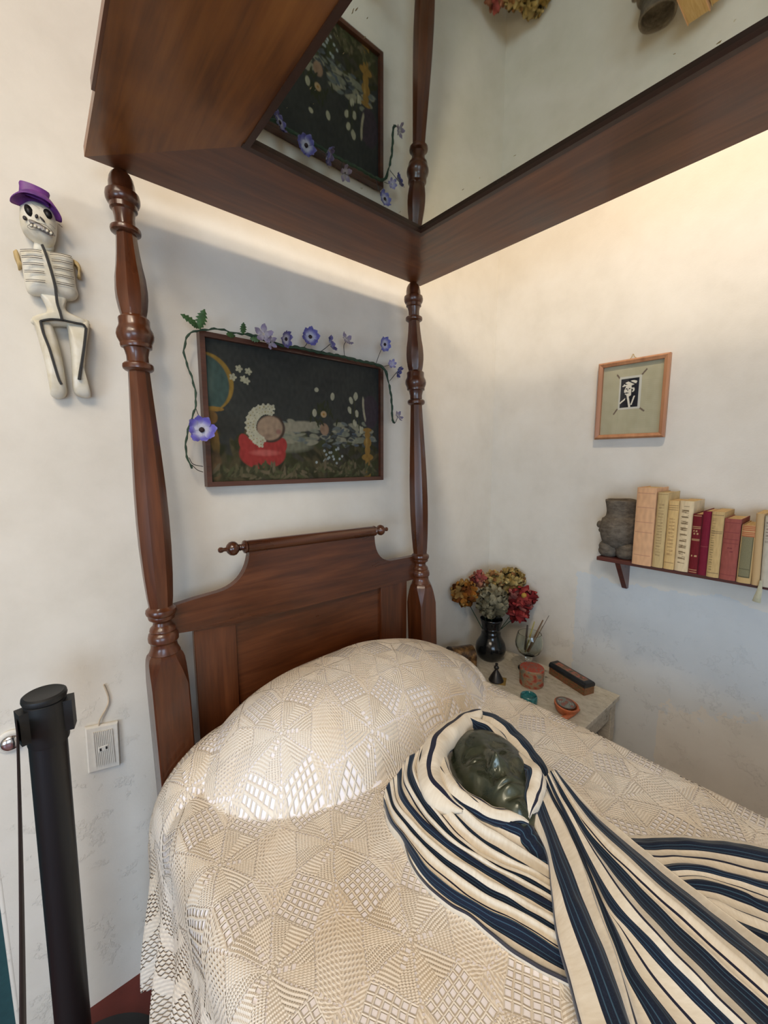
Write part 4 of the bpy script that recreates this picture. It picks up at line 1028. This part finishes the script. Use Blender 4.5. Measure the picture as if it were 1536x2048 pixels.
for i,(c,a,b,r,l) in enumerate(STK):
    ra,rb=_ray(*a),_ray(*b); p=CC+ra*((dG)/ra.dot(CF)); q=CC+rb*((dG+.012)/rb.dot(CF)); 
    tag(G().tube([p,p.lerp(q,.5),q],[r,r,r*.7],8).build('thin_stick',plain('stick_paint',c,.6)),l,'stick','sticks in the goblet')
# woven round box
wx,wy=-.262,-.437; PINK=[(.46,.10,.06),(.50,.16,.09),(.42,.24,.13)]
t=thing('woven_round_box','small round woven box in faded coral and tan with lid','box',(wx,wy,TZ))
def wm(name,top):
    m=Mat(name,.85,spec=.15); co=m.coord(); x,y,z=m.sep(co); an=M('ARCTAN2',y-wy,x-wx); r=M('SQRT',(x-wx)*(x-wx)+(y-wy)*(y-wy))
    if top: wv=M('SINE',r*2600+0.0)*M('SINE',an*44); pat=m.noise(m.comb(r*30,M('SINE',an*3)),2,2)
    else: wv=M('SINE',z*1500)*M('SINE',an*70); pat=m.noise(m.comb(an,z*26,0.0),1.6,3)
    c=m.ramp(pat,[(.38,(.44,.085,.055)),(.47,(.42,.20,.12)),(.53,(.38,.27,.16)),(.62,(.22,.22,.17))]) if not top else m.ramp(pat,[(.40,(.24,.20,.15)),(.5,(.45,.09,.06)),(.7,(.47,.12,.08))])
    m.color(c); m.bump(wv,.6,.0015); return m.m
G().lathe([(r*1.24,TZ+h*1.18) for r,h in ((0,0),(.041,0),(.0425,.004),(.0425,.044),(.041,.046),(0,.046))],(wx,wy,0),48,cap=False).build('box_body',wm('woven_side',False),t)
G().lathe([(r*1.24,TZ+h*1.18) for r,h in ((.0430,.046),(.0438,.048),(.0435,.066),(.041,.069))],(wx,wy,0),48,cap=False).build('lid_rim',wm('woven_rim',False),t)
G().lathe([(r*1.24,TZ+h*1.18) for r,h in ((.041,.069),(.030,.071),(0,.0715))],(wx,wy,0),48,cap=False).build('lid_top',wm('woven_top',True),t)
# painted rectangular box
def pbox(name,label,c,L,Wd,H,rot,fn_body,fn_lid,arch=0):
    t=thing(name,label,'box',(c[0],c[1],TZ)); mt=Matrix.Translation((c[0],c[1],TZ))@Matrix.Rotation(rot,4,'Z')
    def rs(nm,w,h,org,ux,uz,fn,nx=60,ny=30):
        org,ux,uz=Vector(org),Vector(ux),Vector(uz); raster(nm,w,h,nx,ny,fn,LACQ,t,lambda a,b,s,q:tuple(mt@(org+ux*a+uz*b)))
    g=G().box(-L/2,L/2,-Wd/2,Wd/2,0,H*.62,bev=.001).xform(mt); g.build('box_body',plain('lacquer_body',(.16,.07,.03),.45,.4,25),t,smooth=False)
    return t,mt,rs
bl,br=AZ(1098,1347,TZ),AZ(1168,1392,TZ); bk=AZ(1190,1372,TZ)
ax=(br-bl); Lb=ax.length; rot=math.atan2(ax.y,ax.x); nrm=Vector((-ax.y,ax.x,0)).normalized(); 
if nrm.dot(bk-br)<0: nrm=-nrm
Wb=.058; cb=(bl+br)/2+nrm*(Wb/2); cb.x=min(cb.x,-.058-.0)
t,mt,rs=pbox('lacquered_box','long painted lacquer box with black edged lid against the right wall','box' and (cb.x,cb.y),Lb,Wb,.056,rot,None,None)
def side_fn(x,y): n=mnoise.noise(Vector((x*9,y*4,1))); n2=mnoise.noise(Vector((x*22,y*9,4))); return (.33,.07,.03) if n2>.22 else (lerp3((.10,.055,.02),(.20,.12,.05),n*.5+.5))
for sg in (1,-1): rs('painted_side',Lb*.99,.034,(0,sg*(Wb/2+.0006),.0175),(1,0,0),(0,0,1),side_fn)
rs('painted_end',Wb*.98,.034,(Lb/2+.0006,0,.0175),(0,1,0),(0,0,1),side_fn,30,30); rs('painted_end',Wb*.98,.034,(-Lb/2-.0006,0,.0175),(0,1,0),(0,0,1),side_fn,30,30)
lid=[(-Wb/2-.002,.035),(Wb/2+.002,.035),(Wb/2+.002,.047),(Wb/2-.006,.056),(-Wb/2+.006,.056),(-Wb/2-.002,.047)]
g=G(); vs=[(sx*(Lb/2+.002),y,z) for sx in (-1,1) for y,z in lid]; g.add(vs,[(0,1,2,3,4,5),(6,11,10,9,8,7)]+[(i,(i+1)%6,(i+1)%6+6,i+6) for i in range(6)]).xform(mt); g.build('lid',plain('black_lacquer',(.010,.012,.016),.35,.3,40),t,smooth=False)
def lid_fn(x,y): n=mnoise.noise(Vector((x*7,y*3,2))); n2=mnoise.noise(Vector((x*13,y*4,7))); e=min(x,1-x)*6<.35 or min(y,1-y)<.1; return (.012,.012,.015) if e else ((.34,.085,.05) if n2>.12 else lerp3((.05,.03,.02),(.24,.13,.07),n*.6+.5))
rs('painted_lid_panel',Lb*.95,Wb*.70,(0,0,.0567),(1,0,0),(0,1,0),lid_fn,70,24)
# domed casket
ct=AZ(922,1335,TZ)
ct=Vector((-.375,-.120,TZ)); t,mt,rs=pbox('domed_casket','dark brown gilded casket with a domed lid behind the pillow end','box' and (ct.x,ct.y),.112,.098,.06,rad(-26),None,None); mt=mt@Matrix.Diagonal((1.15,1.3,1.15,1))
CK=Mat('gilded_brown_lacquer',.4,coat=.2); n_=CK.noise(CK.coord(),38,5,.7); CK.color(CK.ramp(n_,[(.4,(.035,.016,.006)),(.52,(.13,.065,.02)),(.66,(.30,.17,.06))])); CK=CK.m
g=G().prism([(-.038,0),(.038,0)]+[(.038*cos(a),.052+.034*sin(a)) for a in [PI*k/12 for k in range(13)]],-.052,.052,'x').xform(mt); g.build('domed_lid',CK,t,angle=50)
G().prism([(-.040,.048),(.040,.048)]+[(.040*cos(a),.052+.036*sin(a)) for a in [PI*k/12 for k in range(13)]],-.054,-.046,'x').xform(mt).build('end_band',plain('dark_lacquer_band',(.03,.015,.008),.4),t,angle=50)
# black figurine bell
bx,by=AZ(992,1362,TZ).x,AZ(992,1362,TZ).y
t=thing('clay_bell','small black clay bell with a knobbed handle on a yellow square mat','bell',(bx,by,TZ))
BK=plain('burnished_black_clay',(.014,.013,.014),.35,.2,60,.1)
G().lathe([(0,TZ+.003),(.033,TZ+.003),(.034,TZ+.007),(.027,TZ+.022),(.017,TZ+.040),(.0085,TZ+.053),(.007,TZ+.057),(.011,TZ+.062),(.012,TZ+.068),(.009,TZ+.074),(.005,TZ+.077),(.007,TZ+.082),(.006,TZ+.087),(0,TZ+.089)],(bx,by,0),32,cap=False).build('bell_body',BK,t)
mtb=Matrix.Translation((bx+.012,by-.010,TZ))@Matrix.Rotation(.5,4,'Z'); G().box(-.034,.034,-.030,.030,.0003,.003).xform(mtb).build('square_mat',plain('yellow_brown_mat',(.27,.18,.05),.8),t,smooth=False)
# teal cup
tc=AZ(1057,1408,TZ); TQ=Mat('turquoise_glass',.12,trans=.35,spec=.6,coat=.4); n_=TQ.noise(TQ.coord(),70,4); TQ.color(TQ.ramp(n_,[(.35,(.015,.17,.19)),(.65,(.05,.30,.33))])); TQ.bump(n_,.6,.003); TQ=TQ.m
g=G().lathe([(0,TZ),(.030,TZ),(.034,TZ+.004),(.0355,TZ+.020),(.034,TZ+.038),(.031,TZ+.042),(.027,TZ+.040),(.026,TZ+.030),(0,TZ+.028)],(tc.x,tc.y,0),40,cap=False); g.v=[(x,y,z+.0015*mnoise.noise(Vector((x*60,y*60,z*60)))) for x,y,z in g.v]
tag(g.build('turquoise_bowl',TQ,angle=60),'small turquoise glass bowl half hidden by the bed edge','bowl')
# clay bird dish with round glass window
sc=AZ(1130,1424,TZ); t=thing('clay_dish','orange clay dish shaped with a beaked tail and a round glass top','dish',(sc.x,sc.y,TZ))
CL=plain('orange_clay',(.46,.13,.05),.45,.25,40,.2)
mt=Matrix.Translation((sc.x,sc.y,TZ))
g=G().lathe([(0,.0),(.024,.0),(.032,.010),(.037,.022),(.038,.030),(.034,.032),(.031,.029)],(0,0,0),40,cap=False)
g.v=[(x*1.24,y*1.24,z*1.24) for x,y,z in g.v]; g.xform(mt@Matrix.Rotation(.12,4,'X')); g.build('dish_body',CL,t)
dr=(AZ(1160,1418,TZ)-AZ(1128,1440,TZ)); dr.z=0; dr.normalize()
b0=AZ(1118,1442,TZ+.010); e0=AZ(1160,1419,TZ+.018)
G().tube(resample([b0,b0.lerp(e0,.4)+Vector((0,0,-.002)),b0.lerp(e0,.75),e0],16),[.009,.011,.012,.0115,.011,.010,.009,.009,.009,.009,.0085,.008,.007,.006,.0045,.002],12).build('beaked_tail',CL,t)
def disc_fn(x,y):
    r=sqrt((x-.5)**2+(y-.5)**2)
    if r>.5: return (.30,.09,.04)
    if r>.43: return (.10,.06,.04)
    if abs(math.sin(r*30))<.3: return (.08,.07,.055)
    n=mnoise.noise(Vector((x*5,y*5,1))); return lerp3((.10,.10,.08),(.26,.28,.24),n*.7+.5) if n>-.1 else (.26,.08,.05)
R2=.0385; NN=40; mtd=mt@Matrix.Translation((0,0,.0395))@Matrix.Rotation(.12,4,'X')
def dplace(a,b,s,q):
    x,y=2*s-1,2*q-1; return tuple(mtd@Vector((x*sqrt(1-y*y/2)*R2,y*sqrt(1-x*x/2)*R2,.001)))
raster('round_glass_top',1,1,NN,NN,lambda s,q:disc_fn(.5+(2*s-1)*sqrt(1-(2*q-1)**2/2)/2,.5+(2*q-1)*sqrt(1-(2*s-1)**2/2)/2),LACQ,t,dplace)
# ------------------------------------------------------------------ papier mache skeleton
sk=thing('skeleton_figure','papier mache skeleton doll with a purple hat hanging on the left wall','figure',(-1.86,-.03,1.78))
BONE=Mat('papier_mache_bone',.6,coat=.1); n_=BONE.noise(BONE.coord(),22,5); BONE.color(BONE.ramp(n_,[(.35,(.58,.52,.38)),(.55,(.68,.64,.53)),(.7,(.72,.70,.62))])); BONE.bump(n_,.4,.002); BONE=BONE.m
YB_=plain('straw_yellow_bone',(.50,.36,.16),.6,.2,30,.3); INK=plain('black_paint',(.010,.009,.009),.5,.2,90,.3); GREYI=plain('thin_dark_paint',(.05,.045,.05),.6); PUR=Mat('purple_paint',.5); n_=PUR.noise(PUR.coord(),40,5); PUR.color(PUR.ramp(n_,[(.35,(.085,.022,.16)),(.65,(.19,.045,.24))])); PUR=PUR.m
def K(cx,cy,y): return AY(.2343*cx,340+.2343*cy,y)     # figure drawn from its own measured outline
def blob(name,pts,yb,yf,mat,parent=sk,nseg=10):
    """pillow-shaped solid with the outline pts (measured), back at yb, bulging forward to yf"""
    out=resample([K(a,b,(yb+yf)/2) for a,b in pts]+[K(*pts[0],(yb+yf)/2)],72)[:-1]; n=len(out); c=sum(out,Vector())/n; g=G(); vs=[]
    for s in range(nseg+1):
        f=s/nseg; an=f*PI/2; k=cos(an); y=yb+(yf-yb)*(.25+.75*sin(an))
        for p in out: q=c+(p-c)*(.0 if s==nseg else k**.55); vs.append((q.x,y,q.z))
    base=len(vs)
    for p in out: vs.append((c.x+(p.x-c.x)*.96,yb,c.z+(p.z-c.z)*.96))
    fs=[(s*n+i,s*n+(i+1)%n,(s+1)*n+(i+1)%n,(s+1)*n+i) for s in range(nseg) for i in range(n)]+[(i,(i+1)%n,base+(i+1)%n,base+i) for i in range(n)]+[tuple(base+i for i in range(n))]
    g.add(vs,fs); return g.build(name,mat,parent,angle=180)
skl=blob('skull',[(165,300),(240,262),(330,275),(430,330),(478,400),(490,500),(478,590),(455,640),(400,655),(330,620),(250,560),(190,500),(165,400)],-.012,-.062,BONE)
def pad(name,cx,cy,rx,ry,rot,y,mat,par,th=.003,n=20):
    g=G(); c=K(cx,cy,y); vs=[(c.x,y-th,c.z)]
    for k in range(n):
        a=2*PI*k/n; x,z=rx*cos(a),ry*sin(a); vs.append((c.x+x*cos(rot)-z*sin(rot),y,c.z+x*sin(rot)+z*cos(rot)))
    g.add(vs,[(0,1+k,1+(k+1)%n) for k in range(n)]+[tuple(range(1,n+1))]); return g.build(name,mat,par,angle=180)
def line(name,pts,r,y,mat,par):
    return G().tube(resample([K(a,b,y if not callable(y) else y(a,b)) for a,b in pts],max(6,len(pts)*6)),r,6,flat=.5).build(name,mat,par)
pad('eye_socket',245,345,.0075,.0125,.25,-.061,INK,skl); pad('eye_socket',408,375,.0078,.0105,.3,-.061,INK,skl)
pad('nostril',362,422,.0022,.0065,.7,-.066,GREYI,skl); pad('nostril',312,395,.003,.005,-.3,-.066,GREYI,skl); pad('cheek_mark',212,410,.004,.005,0,-.060,GREYI,skl)
pad('mouth',350,492,.0235,.0070,-.42,-.0640,plain('grey_mouth',(.34,.32,.31),.6),skl)
for i in range(6):
    f=i/5; pad('tooth',268+170*f,472+68*f*f+6*sin(f*3),.0036,.0050,-.4,-.0655,BONE,skl,.001,10)
line('mouth_line',[(232,480),(270,455),(330,452),(400,478),(450,530),(470,565)],.0008,-.0655,GREYI,skl); line('mouth_line',[(232,485),(270,508),(340,515),(400,530),(468,565)],.0008,-.0655,GREYI,skl)
line('cheek_line',[(425,460),(450,480),(472,505)],.0006,-.062,GREYI,skl); line('brow_line',[(270,280),(310,310),(340,330)],.0006,-.065,GREYI,skl); line('brow_line',[(345,305),(375,330)],.0006,-.065,GREYI,skl)
hat=bpy.data.objects.new('hat',None); COL.objects.link(hat); hat.parent=sk; hat.location=K(300,230,-.04); hat.matrix_parent_inverse=sk.matrix_basis.inverted()
# brim: tilted disc bent round the skull; crown: tapered cylinder
def hatg():
    A=K(85,250,-.05); B=K(530,430,-.05); ax=(B-A); R=ax.length/2; ax.normalize(); c=(A+B)/2; up=Vector((-ax.z,0,ax.x)); 
    if up.z<0: up=-up
    fw=Vector((0,-1,0)); g=G(); n=48; vs=[]
    for ring,(rr,h) in enumerate(((.45,.010),(.7,.006),(.92,-.001),(1.0,-.004),(1.0,-.007),(.9,-.005),(.5,.004))):
        for k in range(n):
            a=2*PI*k/n; curl=.012*(abs(cos(a))**3); front=sin(a)
            p=c+ax*(cos(a)*R*rr)+fw*(front*R*.52*rr+.006)+up*(h+.026+curl*-1.2*rr*rr+front*.008*rr-(.010*rr))
            vs.append(p)
    g.add(vs,[(s*n+k,s*n+(k+1)%n,(s+1)*n+(k+1)%n,(s+1)*n+k) for s in range(6) for k in range(n)]); g.build('brim',PUR,hat,angle=180)
    g=G(); vs=[]; cc=c-ax*.006
    for rr,h in ((.60,.018),(.57,.026),(.57,.036),(.595,.043),(.57,.047),(.3,.049),(.0,.049)):
        for k in range(n):
            a=2*PI*k/n; vs.append(cc+ax*(cos(a)*R*rr)+fw*(sin(a)*R*.42*rr/.6*.62+.008)+up*(h-.003))
    g.add(vs,[(s*n+k,s*n+(k+1)%n,(s+1)*n+(k+1)%n,(s+1)*n+k) for s in range(6) for k in range(n)]); g.build('crown',PUR,hat,angle=60)
hatg()
rc=blob('rib_cage',[(165,672),(330,672),(420,690),(540,705),(620,740),(640,860),(655,1000),(672,1060),(625,1108),(500,1100),(380,1070),(260,1055),(218,990),(195,860),(175,760)],-.010,-.050,BONE)
for i,(yl,yr) in enumerate(((685,715),(738,770),(798,830),(862,895),(942,960))):
    x0=170+12*i
    for dd in (-6,9): line('rib_line',[(x0,yl+dd),(270,yl+dd-3+3*(i==3)),(385+8*i-30,yl+dd+8)],.0011,lambda a,b:-.0540+.006*abs((a-400)/260)**2,GREYI,rc)
    for dd in (-6,9): line('rib_line',[(425+14*i,yr+dd-5),(520,yr+dd+4),(612+6*i,yr+dd+28)],.0011,lambda a,b:-.0540+.006*abs((a-400)/260)**2,GREYI,rc)
line('spine_stripe',[(360,640),(385,700),(415,790),(445,890),(470,990),(480,1065),(490,1140),(515,1220),(530,1280)],.0060,-.0515,INK,sk)
blob('arm',[(110,690),(140,675),(165,720),(185,800),(200,825),(160,850),(145,800),(120,740)],-.010,-.030,YB_)
blob('arm',[(625,760),(670,790),(695,850),(685,900),(690,930),(660,912),(668,870),(650,820),(630,800)],-.010,-.030,YB_)
blob('neck',[(290,600),(440,600),(450,700),(300,690)],-.010,-.030,BONE)
blob('waist',[(330,1040),(560,1070),(570,1200),(760,1300),(740,1350),(530,1330),(340,1330),(265,1300),(280,1250),(400,1200)],-.010,-.040,BONE)
for pts in ([(270,1250),(400,1255),(470,1380),(530,1600),(570,1850),(575,1900),(545,1945),(480,1950),(432,1915),(425,1860),(385,1650),(340,1480),(300,1340)],[(560,1280),(740,1270),(765,1330),(740,1500),(725,1700),(745,1850),(778,1920),(760,1945),(690,1935),(640,1905),(620,1830),(610,1600),(585,1400)]):
    blob('leg',pts,-.008,-.046,BONE)
line('leg_stripe',[(345,1290),(370,1390),(420,1520),(460,1650),(500,1780),(525,1830)],.0058,-.0475,INK,sk)
line('leg_stripe',[(735,1350),(722,1480),(705,1600),(685,1720),(675,1790)],.0066,-.0475,INK,sk)
line('hip_stripe',[(345,1290),(430,1275),(530,1282),(640,1305),(710,1320),(735,1355)],.0056,-.0440,INK,sk)
line('hanging_thread',[(500,460),(520,478),(533,488)],.0009,-.02,INK,sk)
# ------------------------------------------------------------------ wall socket and chrome push
so=thing('wall_socket','cream ribbed plastic wall socket with one outlet, low on the left wall','socket',(-1.84,0,.74))
q=[AY(170,1457,-.012),AY(236,1444,-.012),AY(241,1532,-.012),AY(177,1549,-.012)]
g=G(); ctr=sum(q,Vector())/4
vs=[Vector((p.x,-.001,p.z)) for p in q]+[Vector((p.x,-.008,p.z)) for p in q]+[ctr+(Vector((p.x,-.012,p.z))-ctr)*.93 for p in q]
for i in range(8,12): vs[i].y=-.012
g.add(vs,[(3,2,1,0),(8,9,10,11)]+[(i,(i+1)%4,(i+1)%4+4,i+4) for i in range(4)]+[(4+i,4+(i+1)%4,8+(i+1)%4,8+i) for i in range(4)]); g.build('cover_plate',CREAMPL,so,smooth=False)
def SL(a,b): return q[0].lerp(q[1],a).lerp(q[3].lerp(q[2],a),b)
g=G()
for k in range(11):
    a=.22+.056*k; p0,p1=SL(a,.12),SL(a,.88); g.box(p0.x-.0014,p0.x+.0014,-.0150,-.0115,p1.z,p0.z)
g.build('ribbed_face',CREAMPL,so,smooth=False)
p=SL(.5,.5); G().box(p.x-.014,p.x+.014,-.0165,-.012,p.z-.009,p.z+.009,bev=.003).build('outlet_insert',CREAMPL,so,smooth=False)
for dx in (-.007,.007): G().box(p.x+dx-.0022,p.x+dx+.0022,-.0172,-.0160,p.z-.004,p.z+.004).build('outlet_slot',INK,so,smooth=False)
wr=[Vector((-1.826,-.004,.99)),Vector((-1.818,-.005,.95)),Vector((-1.822,-.006,.925)),Vector((-1.842,-.008,.893)),Vector((-1.846,-.008,.872))]
G().tube(resample(wr,20),.0022,6).build('painted_cable',plain('old_cream_paint',(.55,.45,.33),.7),so)
kc=AY(22,1486,-.012); t=thing('wall_push','round chrome wall push button beside the black stanchion','push button',(kc.x,0,kc.z))
G().lathe([(.030,-.001),(.030,-.005),(.026,-.008),(.022,-.008),(.020,-.010)],(kc.x,0,kc.z),36,axis='y').build('cream_rosette',CREAMPL,t)
G().lathe([(.022,-.009),(.021,-.014),(.016,-.019),(.008,-.022),(.001,-.0225)],(kc.x,0,kc.z),36,axis='y').build('chrome_dome',CHROME,t)
# ------------------------------------------------------------------ belt stanchion
sx,sy,sz=-1.949,-.257,1.13
t=thing('belt_stanchion','black retractable belt stanchion post standing left of the bed','stanchion',(sx,sy,0))
ln=-.016
def lnx(z): return sx+ln*(1.13-z)
g=G().lathe([(.0,.0),(.200,.0),(.205,.004),(.203,.012),(.175,.020),(.095,.027),(.042,.030),(.0,.031)],(lnx(0),sy,0),64,cap=False); g.build('base',BLACK,t)
g=G().lathe([(.0335,.02),(.0335,1.03)],(0,0,0),40); g.v=[(x+lnx(z),y+sy,z) for x,y,z in g.v]; g.build('pole',BLACK,t)
g=G().lathe([(.0,1.02),(.0355,1.02),(.0365,1.024),(.0365,1.112),(.034,1.114),(.0,1.1141)],(sx,sy,0),40,cap=False); g.build('head',BLACKP,t)
g=G().lathe([(.0,1.114),(.033,1.114),(.038,1.116),(.0395,1.121),(.0385,1.127),(.034,1.130),(.031,1.1285),(.0,1.1285)],(sx,sy,0),48,cap=False); g.build('top_cap',BLACKP,t)
Dv=Vector((cos(YAW),-sin(YAW),0)); 
for k,(ang,lb) in enumerate(((rad(-12),'r'),(rad(196),'l'),(rad(80),'b'),(rad(-100),'f'))):
    d=Vector((cos(ang-YAW*0),sin(ang),0)); w=Vector((-d.y,d.x,0)); c=Vector((sx,sy,0))+d*.036
    if lb=='f': continue
    vs=[]
    for z in (1.040,1.108):
        for a,b in ((-.004,-.016),(.012,-.016),(.012,.016),(-.004,.016)): p=c+d*a+w*b; vs.append((p.x,p.y,z))
    G().add(vs,[(0,1,2,3),(7,6,5,4)]+[(i,(i+1)%4,(i+1)%4+4,i+4) for i in range(4)]).build('belt_slot',BLACKP,t,smooth=False)
# belt: its band runs toward a second post beside the photographer, so it is seen edge on
p0=AZ(37,1500,1.07); p0=Vector((sx-.037,sy-.012,0)); p1=Vector((-1.9475,-1.02,0))
n0=_ray(36,1495).cross(_ray(45,2048)); # plane that holds the band and the lens
def on_plane(y,z): # x on that plane
    return CC.x-(n0.y*(y-CC.y)+n0.z*(z-CC.z))/n0.x
g=G(); vs=[]; NB=24
for k in range(NB+1):
    y=sy-.012+( -.95-(sy-.012))*k/NB; sag=.02*sin(PI*k/NB)
    for z in (1.050-sag,1.096-sag):
        x=on_plane(y,1.07); vs.append((x,y,z))
g.add(vs,[(2*k,2*k+1,2*k+3,2*k+2) for k in range(NB)]); g.build('belt',plain('dark_maroon_webbing',(.018,.010,.014),.8),t,thick=.002)
# ------------------------------------------------------------------ light
def area(name,loc,target,size,power,col,shape='SQUARE',size2=None,spread=None):
    l=bpy.data.lights.new(name,'AREA'); l.shape=shape if not size2 else 'RECTANGLE'; l.size=size; l.energy=power; l.color=col
    if size2: l.size_y=size2
    if spread: l.spread=spread
    o=bpy.data.objects.new(name,l); COL.objects.link(o); o.location=loc; o.rotation_euler=(Vector(target)-Vector(loc)).to_track_quat('-Z','Y').to_euler(); return o
WARM=(1.0,.80,.58); COOL=(.80,.90,1.0)
def spot(name,loc,target,power,ang,rad_,col=WARM,blend=.6):
    l=bpy.data.lights.new(name,'SPOT'); l.energy=power; l.spot_size=rad(ang); l.spot_blend=blend; l.shadow_soft_size=rad_; l.color=col
    o=bpy.data.objects.new(name,l); COL.objects.link(o); o.location=loc; o.rotation_euler=(Vector(target)-Vector(loc)).to_track_quat('-Z','Y').to_euler(); return o
spot('ceiling_spot',(-.92,-1.10,3.2),(-.2,-.7,1.2),56,150,.06,col=(1.0,.82,.60))
spot('ceiling_spot',(-2.6,-1.9,3.3),(-1.8,0,1.9),40,110,.15,col=(1.0,.83,.62))
area('daylight_window',((WX0+WX1)/2,YF+.05,(WZ0+WZ1)/2),(-.3,-1.0,.3),1.75,58,(.56,.76,1.0),size2=1.6)
area('cool_side_fill',(XL+.03,-2.3,1.07),(-.8,-1.2,.2),1.3,28,(.56,.76,1.0),size2=1.1,spread=rad(125))  # added cool fill from low on the left, no known source there
area('ceiling_glow',(-3.05,-1.9,3.42),(-2.6,-1.7,0),1.7,98,(1.0,.865,.70),size2=2.2)
w=bpy.data.worlds.new('sky'); SC.world=w; w.use_nodes=True; nt=w.node_tree; bg=nt.nodes['Background']
sky=nt.nodes.new('ShaderNodeTexSky'); sky.sky_type='HOSEK_WILKIE'; sky.sun_direction=(.3,.5,.8); nt.links.new(sky.outputs[0],bg.inputs[0]); bg.inputs[1].default_value=1.2
vs=SC.view_settings; vs.view_transform='Standard'; vs.look='None'; vs.gamma=1; vs.use_curve_mapping=False; vs.exposure=-0.02
SC.cycles.max_bounces=7; SC.cycles.transparent_max_bounces=10; SC.cycles.use_denoising=True; SC.cycles.caustics_reflective=False; SC.cycles.caustics_refractive=False
